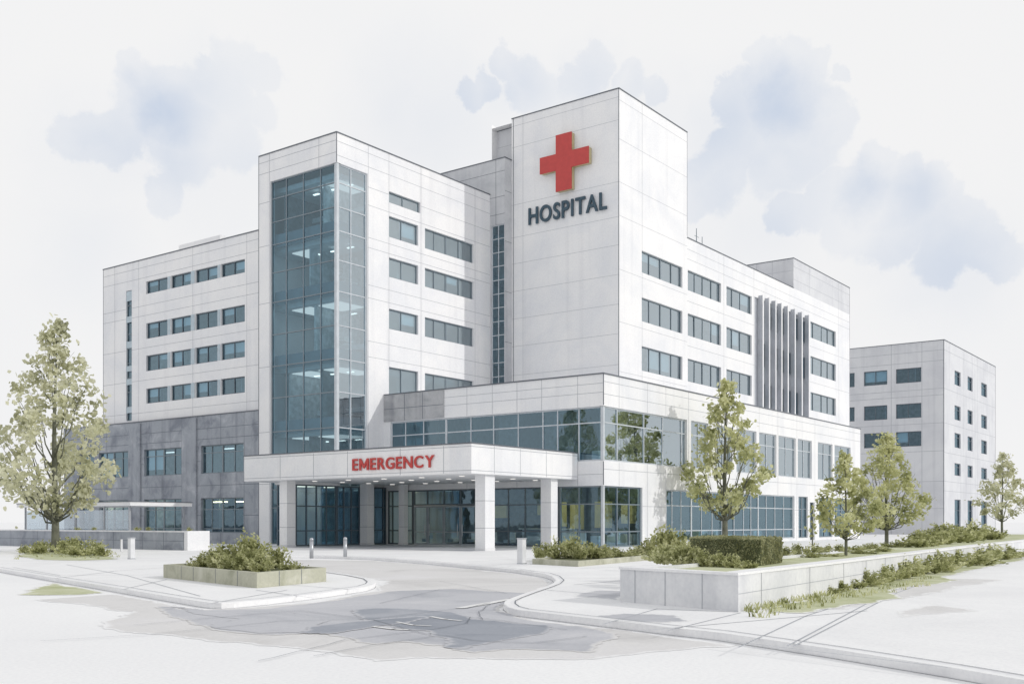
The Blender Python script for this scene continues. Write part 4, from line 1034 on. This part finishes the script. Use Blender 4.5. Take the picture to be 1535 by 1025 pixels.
# clipped hedge
hz = soilz; hq = [Vector(at(1034, 26.6)), Vector(at(1140, 24.3)), Vector(at(1172, 26.2))]
hq.append(hq[0] + hq[2] - hq[1])
HG = thing('clipped_hedge', 'dark clipped box hedge at the front corner of the raised bed', 'hedge', (hq[1].x, hq[1].y, hz))
m = MB(); m.prism([tuple(p) for p in hq], hz, hz + .60); m.build('hedge_core', paint('hedge_shadow', (.10, .115, .05), .9, var=.3), HG)
nr = np.random.RandomState(5); cs = []
for i in range(4):
    a, b = hq[i], hq[(i + 1) % 4]; k = 1300
    t = nr.uniform(0, 1, k); z = nr.uniform(0, .63, k); p = np.stack([a.x + (b.x - a.x) * t, a.y + (b.y - a.y) * t, hz + z], 1) + nr.normal(size=(k, 3)) * .022; cs.append(p)
k = 2200; u = nr.uniform(0, 1, k); v = nr.uniform(0, 1, k)
cs.append(np.stack([hq[1].x + (hq[0].x - hq[1].x) * u + (hq[2].x - hq[1].x) * v, hq[1].y + (hq[0].y - hq[1].y) * u + (hq[2].y - hq[1].y) * v, np.full(k, hz + .62)], 1) + nr.normal(size=(k, 3)) * .02)
o = leaf_object('hedge_leaves', np.concatenate(cs), .032, LEAF_H, None, 6); o.parent = HG; o.matrix_parent_inverse = Matrix.Translation(HG.location).inverted()

RB = 'bushes in the raised bed'
for px, s, w_, h_ in ((992, 25.6, .75, .42), (1005, 25.0, .85, .5), (1018, 24.6, .8, .45), (1032, 24.4, .75, .5), (1046, 24.2, .7, .42), (1062, 24.0, .7, .40), (1080, 23.7, .65, .34), (1100, 23.3, .6, .28), (1120, 23.0, .55, .22), (985, 27.5, .8, .35)):
    bush(at(px, s), soilz - .02, w_ * 1.15, h_ * 1.45, 'low dark bush at the foot of the clipped hedge', 'bushes at the foot of the clipped hedge')
for px, s, w_, h_ in ((1175, 31, .8, .42), (1195, 32, .7, .5), (1216, 33, .8, .55), (1240, 34, .9, .4), (1262, 36, .9, .35), (1285, 38, 1.0, .3), (1310, 40, 1.1, .32), (1340, 42, 1.2, .35), (1215, 30, .9, .22), (1240, 31, 1.0, .2), (1290, 33.5, 1.2, .22), (1320, 36, 1.2, .24)):
    bush(at(px, s), soilz - .02, w_ * 1.1, h_, 'low sparse bush between the young trees of the raised bed', RB)
for px, s, w_, h_ in ((1368, 42, 1.4, .75), (1385, 43.5, 1.5, .85), (1400, 47, 1.6, .95), (1418, 48, 1.7, .8), (1432, 51, 1.9, 1.2), (1448, 54, 2.0, 1.0), (1462, 57, 2.1, 1.25), (1476, 60, 2.2, 1.0), (1488, 62, 2.2, 1.0), (1375, 46, 1.5, .9), (1412, 54, 1.9, 1.3), (1440, 60, 2.2, 1.7)):
    bush(at(px, s), soilz - .02, w_ * 1.15, h_, 'full olive bush at the far end of the raised bed below the annex', 'bushes below the annex')
# climbing growth and weeds at the foot of the long wall
fo2 = inset(wr, -.28)
rnd = random.Random(9)
foot = []
for px, py, w_, h_ in ((1245, 889.5, .4, .16), (1262, 886, .45, .22), (1280, 882, .5, .25), (1297, 878.5, .6, .38), (1312, 875.5, .65, .32), (1326, 872.6, .7, .42), (1340, 869.6, .8, .5), (1356, 866.4, .85, .55), (1372, 863.2, .9, .5), (1388, 860, .95, .62), (1404, 856.8, 1.0, .6), (1420, 853.5, 1.0, .5), (1436, 850.3, 1.1, .55), (1452, 847, 1.2, .6), (1468, 844, 1.25, .62), (1484, 841, 1.3, .6), (1500, 838.2, 1.3, .5), (1512, 836, 1.4, .5)):
    bush(gnd(px, py, ZS), ZS, w_ * 1.6, h_ * 1.45, 'low straggly bush along the foot of the long retaining wall', 'bushes along the foot of the retaining wall')
def tufts(mb, pts, h, n, seed):
    r = random.Random(seed)
    for (x, y, z) in pts:
        for k in range(n):
            a = r.uniform(0, 6.28); hh = h * r.uniform(.4, 1.2); w_ = .012; px_, py_ = x + r.uniform(-.08, .08), y + r.uniform(-.08, .08)
            tx, ty = px_ + math.cos(a) * hh * .5, py_ + math.sin(a) * hh * .5; c, s_ = -math.sin(a) * w_, math.cos(a) * w_
            mb.face([(px_ - c, py_ - s_, z), (px_ + c, py_ + s_, z), ((px_ + tx) / 2 + c, (py_ + ty) / 2 + s_, z + hh * .7), (tx, ty, z + hh)])
m = MB(); pts = []
for px in range(1118, 1250, 4):
    py = lerp(915.5, 888.6, (px - 1112) / 138); x, y = gnd(px + rnd.uniform(-2, 2), py + rnd.uniform(.5, 3), ZS); pts.append((x, y, ZS))
for px in range(1125, 1400, 5):
    py = lerp(917, 862, (px - 1112) / 290) + rnd.uniform(2, 14); x, y = gnd(px, py, ZS); pts.append((x, y, ZS))
for px in range(22, 178, 5):
    x, y = gnd(px, rnd.uniform(829, 838), ZS); pts.append((x, y, ZS))
tufts(m, pts, .13, 7, 4); stuff(m.build('grass', LEAF_C))

# slim saplings in the raised bed
for px, s, lab in ((1218, 33.5, 'thin bare stemmed sapling in the raised bed beside the podium side door'),):
    x, y = at(px, s); r = thing('sapling', lab, 'tree', (0, 0, 0)); make_tree(r, 1.55, .22, .55, 61, LEAF_B, 18, .045, .016, 14, 3); r.location = (x, y, soilz)

# ================================================================ SMALL THINGS
def box_bollard(px, py, w_, h, label):
    x, y = gnd(px, py, ZS); r = thing('square_bollard', label, 'bollard', (0, 0, 0), 'bollards on the forecourt')
    m = MB(); a = w_ / 2; m.box(-a, a, -a, a, 0, h - .05); m.build('post', PALEPAINT, r)
    m = MB(); m.box(-a - .015, a + .015, -a - .015, a + .015, h - .05, h); m.build('cap', STEEL, r)
    m = MB(); m.box(-a - .012, a + .012, -a - .012, a + .012, 0, .04); m.build('foot_plate', STEEL, r)
    r.location = (x, y, ZS)
box_bollard(782, 845, .24, .98, 'white square bollard beside the low bed right of the canopy column')
box_bollard(197, 837.5, .21, .92, 'pale square bollard in front of the low grey wall on the left')
def round_bollard(px, py, label):
    x, y = gnd(px, py, ZS); r = thing('round_bollard', label, 'bollard', (0, 0, 0), 'bollards on the forecourt')
    m = MB(); m.tube([(0, 0, 0), (0, 0, .76)], [.085, .085], 16); m.build('post', STEEL, r, True)
    m = MB(); m.tube([(0, 0, .77), (0, 0, .84), (0, 0, .88), (0, 0, .90)], [.088, .086, .06, .01], 16); m.build('cap', STEEL, r, True)
    m = MB(); m.tube([(0, 0, .755), (0, 0, .772)], [.075, .075], 16); m.build('band', JOINT, r)
    r.location = (x, y, ZS)
round_bollard(467, 836.5, 'grey steel round bollard nearer the square planter')
round_bollard(517.5, 834, 'grey steel round bollard nearer the entrance doors')
x, y = gnd(182, 826, ZS)
r = thing('slim_post', 'slim white post standing against the low grey wall', 'post', (0, 0, 0))
m = MB(); m.box(-.045, .045, -.045, .045, 0, .62); m.build('post', PALEPAINT, r); m = MB(); m.box(-.052, .052, -.052, .052, .62, .65); m.build('cap', PALEPAINT, r); r.location = (x, y, ZS)

# low wall on the left with white end
LWX = 35.6; y0w, y1w = UX(275, LWX), 92
LW = thing('low_wall', 'low grey stone wall with a white end running along the left plaza', 'wall', (LWX, y0w, 0))
m = MB(); m.box(LWX, LWX + .5, y0w, y1w, 0, 1.12)
for p in (245, 214, 170, 128, 90, 56): m.bar('X', LWX, UX(p, LWX) - .015, UX(p, LWX) + .015, .1, 1.12, -.006, .002, 1)
m.bar('X', LWX, y0w, y1w, .62, .64, -.008, .002, 1)
m.build('wall_face', [GREY, JOINT], LW)
m = MB(); m.box(LWX - .05, LWX + .55, y0w - .03, y1w, 1.12, 1.2); m.build('wall_coping', STONE, LW)
m = MB(); m.box(LWX + .02, LWX + 1.5, y0w - .34, y0w - .032, 0, 1.2); m.build('wall_end', WHITE, LW)
for k, p in enumerate((200, 217, 110, 135, 284)):
    x = LWX + .25; y = UX(p, LWX) if p != 284 else y0w - .2
    bush((x, y), 1.19, .5, .3, 'tiny tuft of leaves growing on top of the low grey wall', 'tufts on the low grey wall')
# shelter with a flat roof
sx, sy = 38.0, UX(195, 38.0)
SH = thing('covered_walkway', 'long thin flat roofed shelter with glass sides behind the low grey wall', 'shelter', (sx, sy, 0))
x1s = UY(288, sy); y1s = UX(25, sx)
zr = 2.72
m = MB(); m.box(sx, x1s, sy, y1s, zr, zr + .24); m.build('roof', WHITE, SH)
m = MB(); m.box(sx - .03, x1s + .03, sy - .03, y1s + .03, zr + .24, zr + .29); m.build('roof_edge', COPING, SH)
for p in (30, 62, 105, 148, 186):
    m = MB(); y = UX(p, sx); m.box(sx + .35, sx + .45, y - .05, y + .05, .1, zr); m.build('post', STEEL, SH)
m = MB(); m.box(x1s - .5, x1s - .4, sy + .2, sy + .3, .1, zr); m.build('post', STEEL, SH)
for a, b in ((32, 60), (64, 103), (107, 146), (150, 184)):
    m = MB(); m.box(sx + .39, sx + .41, UX(b, sx), UX(a, sx), .5, zr - .25); m.build('glass_panel', glass('frosted_' + str(a), (.72, .78, .82), (.8, .85, .9), .2, .6), SH)

# aerials on the right wing roof
x, y = UY(1044, DY_ + 1.5), DY_ + 1.5
r = thing('rooftop_aerial', 'thin mast and small dish on the roof beside the sign tower', 'aerial', (0, 0, 0))
m = MB(); m.tube([(0, 0, 0), (0, 0, 2.4)], [.05, .03], 8); m.tube([(-.4, 0, 1.7), (.5, 0, 1.7)], [.02, .02], 6); m.build('mast', FRAMEM, r)
m = MB(); m.tube([(1.1, 0, 0), (1.1, 0, 1.9)], [.035, .03], 8); m.build('pole', FRAMEM, r)
m = MB(); m.tube([(-1.1, .1, 0), (-1.1, .1, .7)], [.04, .04], 8)
m.tube([(-1.1, -.12, .75), (-1.1, -.02, .75), (-1.1, .06, .75)], [.45, .3, .05], 16); m.build('dish', FRAMEL, r, True)
r.location = (x, y, zf - .3)

# ================================================================ SKY, SUN, CAMERA
SUN = Vector((.304, -.845, .44)).normalized()
W = bpy.data.worlds.new('World'); SC.world = W; W.use_nodes = True
nt = W.node_tree; nd = nt.nodes; ln = nt.links
for n in list(nd): nd.remove(n)
out = N(nd, 'ShaderNodeOutputWorld'); bg = N(nd, 'ShaderNodeBackground')
sky = N(nd, 'ShaderNodeTexSky', sky_type='NISHITA', sun_disc=False)
sky.sun_elevation = math.asin(SUN.z); sky.sun_rotation = math.atan2(SUN.x, SUN.y); sky.air_density = 1; sky.dust_density = 2
tc = N(nd, 'ShaderNodeTexCoord')
def vmath(op, a, b=None):
    n = N(nd, 'ShaderNodeVectorMath', operation=op)
    for i, v in enumerate((a, b)):
        if v is None: continue
        if hasattr(v, 'is_linked') or hasattr(v, 'links'): ln.new(v, n.inputs[i])
        else: n.inputs[i].default_value = v
    return n
def fmath(op, a, b=None, clamp=False):
    n = N(nd, 'ShaderNodeMath', operation=op, use_clamp=clamp)
    for i, v in enumerate((a, b)):
        if v is None: continue
        if hasattr(v, 'links'): ln.new(v, n.inputs[i])
        else: n.inputs[i].default_value = v
    return n.outputs[0]
gen = tc.outputs['Generated']
nz = N(nd, 'ShaderNodeTexNoise'); nz.inputs['Scale'].default_value = 36; nz.inputs['Detail'].default_value = 6; nz.inputs['Roughness'].default_value = .62; ln.new(gen, nz.inputs['Vector'])
wv = vmath('SUBTRACT', nz.outputs['Color'], (.5, .5, .5)); ws = N(nd, 'ShaderNodeVectorMath', operation='SCALE'); ln.new(wv.outputs[0], ws.inputs[0]); ws.inputs['Scale'].default_value = .030
nz2 = N(nd, 'ShaderNodeTexNoise'); nz2.inputs['Scale'].default_value = 11; nz2.inputs['Detail'].default_value = 2; ln.new(gen, nz2.inputs['Vector'])
wv2 = vmath('SUBTRACT', nz2.outputs['Color'], (.5, .5, .5)); ws2 = N(nd, 'ShaderNodeVectorMath', operation='SCALE'); ln.new(wv2.outputs[0], ws2.inputs[0]); ws2.inputs['Scale'].default_value = .045
wd = vmath('ADD', vmath('ADD', gen, ws.outputs[0]).outputs[0], ws2.outputs[0]).outputs[0]
def sdir(px, py):
    t = (px - CX) / FPX; u = (YH - py) / FPX
    v = Vector((FX + t * RX, FY + t * RY, u)); return v.normalized(), v.length
HARD = [(205, 77, 25), (170, 116, 19), (215, 112, 42), (272, 120, 33), (325, 100, 22), (362, 88, 40), (398, 104, 32), (330, 150, 62), (235, 160, 72), (270, 210, 70), (160, 205, 50), (240, 290, 34),
        (765, 86, 23), (728, 124, 27), (700, 145, 26), (800, 125, 45), (890, 82, 29), (868, 108, 33), (935, 125, 34), (985, 133, 25), (850, 160, 50),
        (1182, 86, 34), (1138, 98, 27), (1222, 92, 22), (1262, 112, 18), (1180, 130, 62), (1080, 151, 26), (1115, 165, 42), (1235, 180, 42), (1180, 215, 74), (1100, 240, 40), (1182, 318, 30),
        (1308, 236, 30), (1345, 255, 34), (1398, 270, 34), (1432, 288, 24), (1258, 280, 36), (1310, 285, 62), (1375, 310, 55), (1330, 350, 50), (1480, 375, 34), (1420, 375, 50), (1450, 335, 45), (1508, 385, 34), (1275, 335, 45), (1235, 305, 42), (1080, 275, 48), (1050, 300, 36), (128, 215, 42), (345, 215, 50), (395, 165, 34)]
SOFT = [(255, 170, 85, 1.0), (215, 110, 40, .45), (300, 130, 90, .45), (270, 250, 80, .45), (600, 200, 110, .45), (740, 140, 70, .45), (880, 100, 60, .65), (800, 120, 60, .3), (950, 140, 50, .4), (1165, 165, 75, 1.0), (1200, 250, 80, .5), (1120, 230, 70, .4),
        (1285, 285, 55, 1.0), (1360, 300, 70, .6), (1400, 375, 70, .35), (1330, 390, 70, .3), (140, 380, 120, .42), (150, 230, 120, .42), (330, 290, 130, .42), (640, 190, 150, .55), (560, 250, 110, .35), (1150, 310, 140, .5), (1420, 410, 130, .5), (1080, 200, 110, .5), (980, 190, 110, .4)]
def mapr(v, a, b, c, d):
    n = N(nd, 'ShaderNodeMapRange', interpolation_type='SMOOTHSTEP'); ln.new(v, n.inputs['Value'])
    for k, x in zip(('From Min', 'From Max', 'To Min', 'To Max'), (a, b, c, d)): n.inputs[k].default_value = x
    return n.outputs['Result']
acc = None
for px, py, r_ in HARD:
    v, L_ = sdir(px, py); ra = r_ / FPX / L_
    d = vmath('DISTANCE', wd, tuple(v)); q = mapr(d.outputs['Value'], ra * .84, ra * 1.10, 1, 0)
    acc = q if acc is None else fmath('MAXIMUM', acc, q)
den = None
for px, py, r_, k in SOFT:
    v, L_ = sdir(px, py); ra = r_ / FPX / L_
    d = vmath('DISTANCE', wd, tuple(v)); q = mapr(d.outputs['Value'], 0.0, ra * 1.25, k, 0)
    den = q if den is None else fmath('MAXIMUM', den, q)
# thin cloud veils over the rest of the sky
nv = N(nd, 'ShaderNodeTexNoise'); nv.inputs['Scale'].default_value = 3.2; nv.inputs['Detail'].default_value = 6; ln.new(wd, nv.inputs['Vector'])
veil = mapr(nv.outputs['Fac'], .54, .74, 0, .06)
mot = N(nd, 'ShaderNodeTexNoise'); mot.inputs['Scale'].default_value = 9; mot.inputs['Detail'].default_value = 7; ln.new(gen, mot.inputs['Vector'])
motv = mapr(mot.outputs['Fac'], .3, .7, .55, 1.15)
a1 = fmath('MULTIPLY', acc, .19); a2 = fmath('MULTIPLY', den, .34); a3 = fmath('MULTIPLY', fmath('MULTIPLY', acc, den), .44)
amt = fmath('MULTIPLY', fmath('ADD', fmath('ADD', a1, a2), a3), motv, False)
amt = fmath('ADD', amt, veil, True)
mixc = N(nd, 'ShaderNodeMix', data_type='RGBA'); ln.new(amt, mixc.inputs[0])
mixc.inputs[6].default_value = (.835, .835, .84, 1); mixc.inputs[7].default_value = (.50, .58, .715, 1)
# towards the zenith the white veil opens to the blue sky texture
sp = N(nd, 'ShaderNodeSeparateXYZ'); ln.new(gen, sp.inputs[0])
zf_ = mapr(sp.outputs['Z'], .46, .9, 0, .28)
skm = N(nd, 'ShaderNodeMix', data_type='RGBA', blend_type='MULTIPLY'); skm.inputs[0].default_value = 1; ln.new(sky.outputs['Color'], skm.inputs[6]); skm.inputs[7].default_value = (.12, .12, .12, 1)
fin = N(nd, 'ShaderNodeMix', data_type='RGBA'); ln.new(zf_, fin.inputs[0]); ln.new(mixc.outputs[2], fin.inputs[6]); ln.new(skm.outputs[2], fin.inputs[7])
ln.new(fin.outputs[2], bg.inputs['Color']); bg.inputs['Strength'].default_value = 1.0
ln.new(bg.outputs[0], out.inputs['Surface'])

sl = bpy.data.lights.new('sun', 'SUN'); sl.energy = 1.4; sl.angle = R(.6); sl.color = (1, .97, .92)
so = bpy.data.objects.new('sun', sl); COL.objects.link(so); so.rotation_euler = (-SUN).to_track_quat('-Z', 'Y').to_euler(); so.location = SUN * 200

cam = bpy.data.cameras.new('camera'); co = bpy.data.objects.new('camera', cam); COL.objects.link(co)
cam.sensor_width = 36; cam.lens = FPX / 1535 * 36; cam.shift_y = (YH - 512.5) / 1535; cam.clip_end = 6000; cam.clip_start = .1
co.location = (0, 0, EYE); co.rotation_euler = Vector((FX, FY, 0)).to_track_quat('-Z', 'Y').to_euler()
SC.camera = co
SC.view_settings.view_transform = 'Standard'; SC.view_settings.look = 'None'; SC.view_settings.exposure = .10; SC.view_settings.gamma = 1
SC.cycles.max_bounces = 8; SC.cycles.transparent_max_bounces = 16; SC.cycles.use_denoising = True; SC.cycles.sample_clamp_indirect = 4
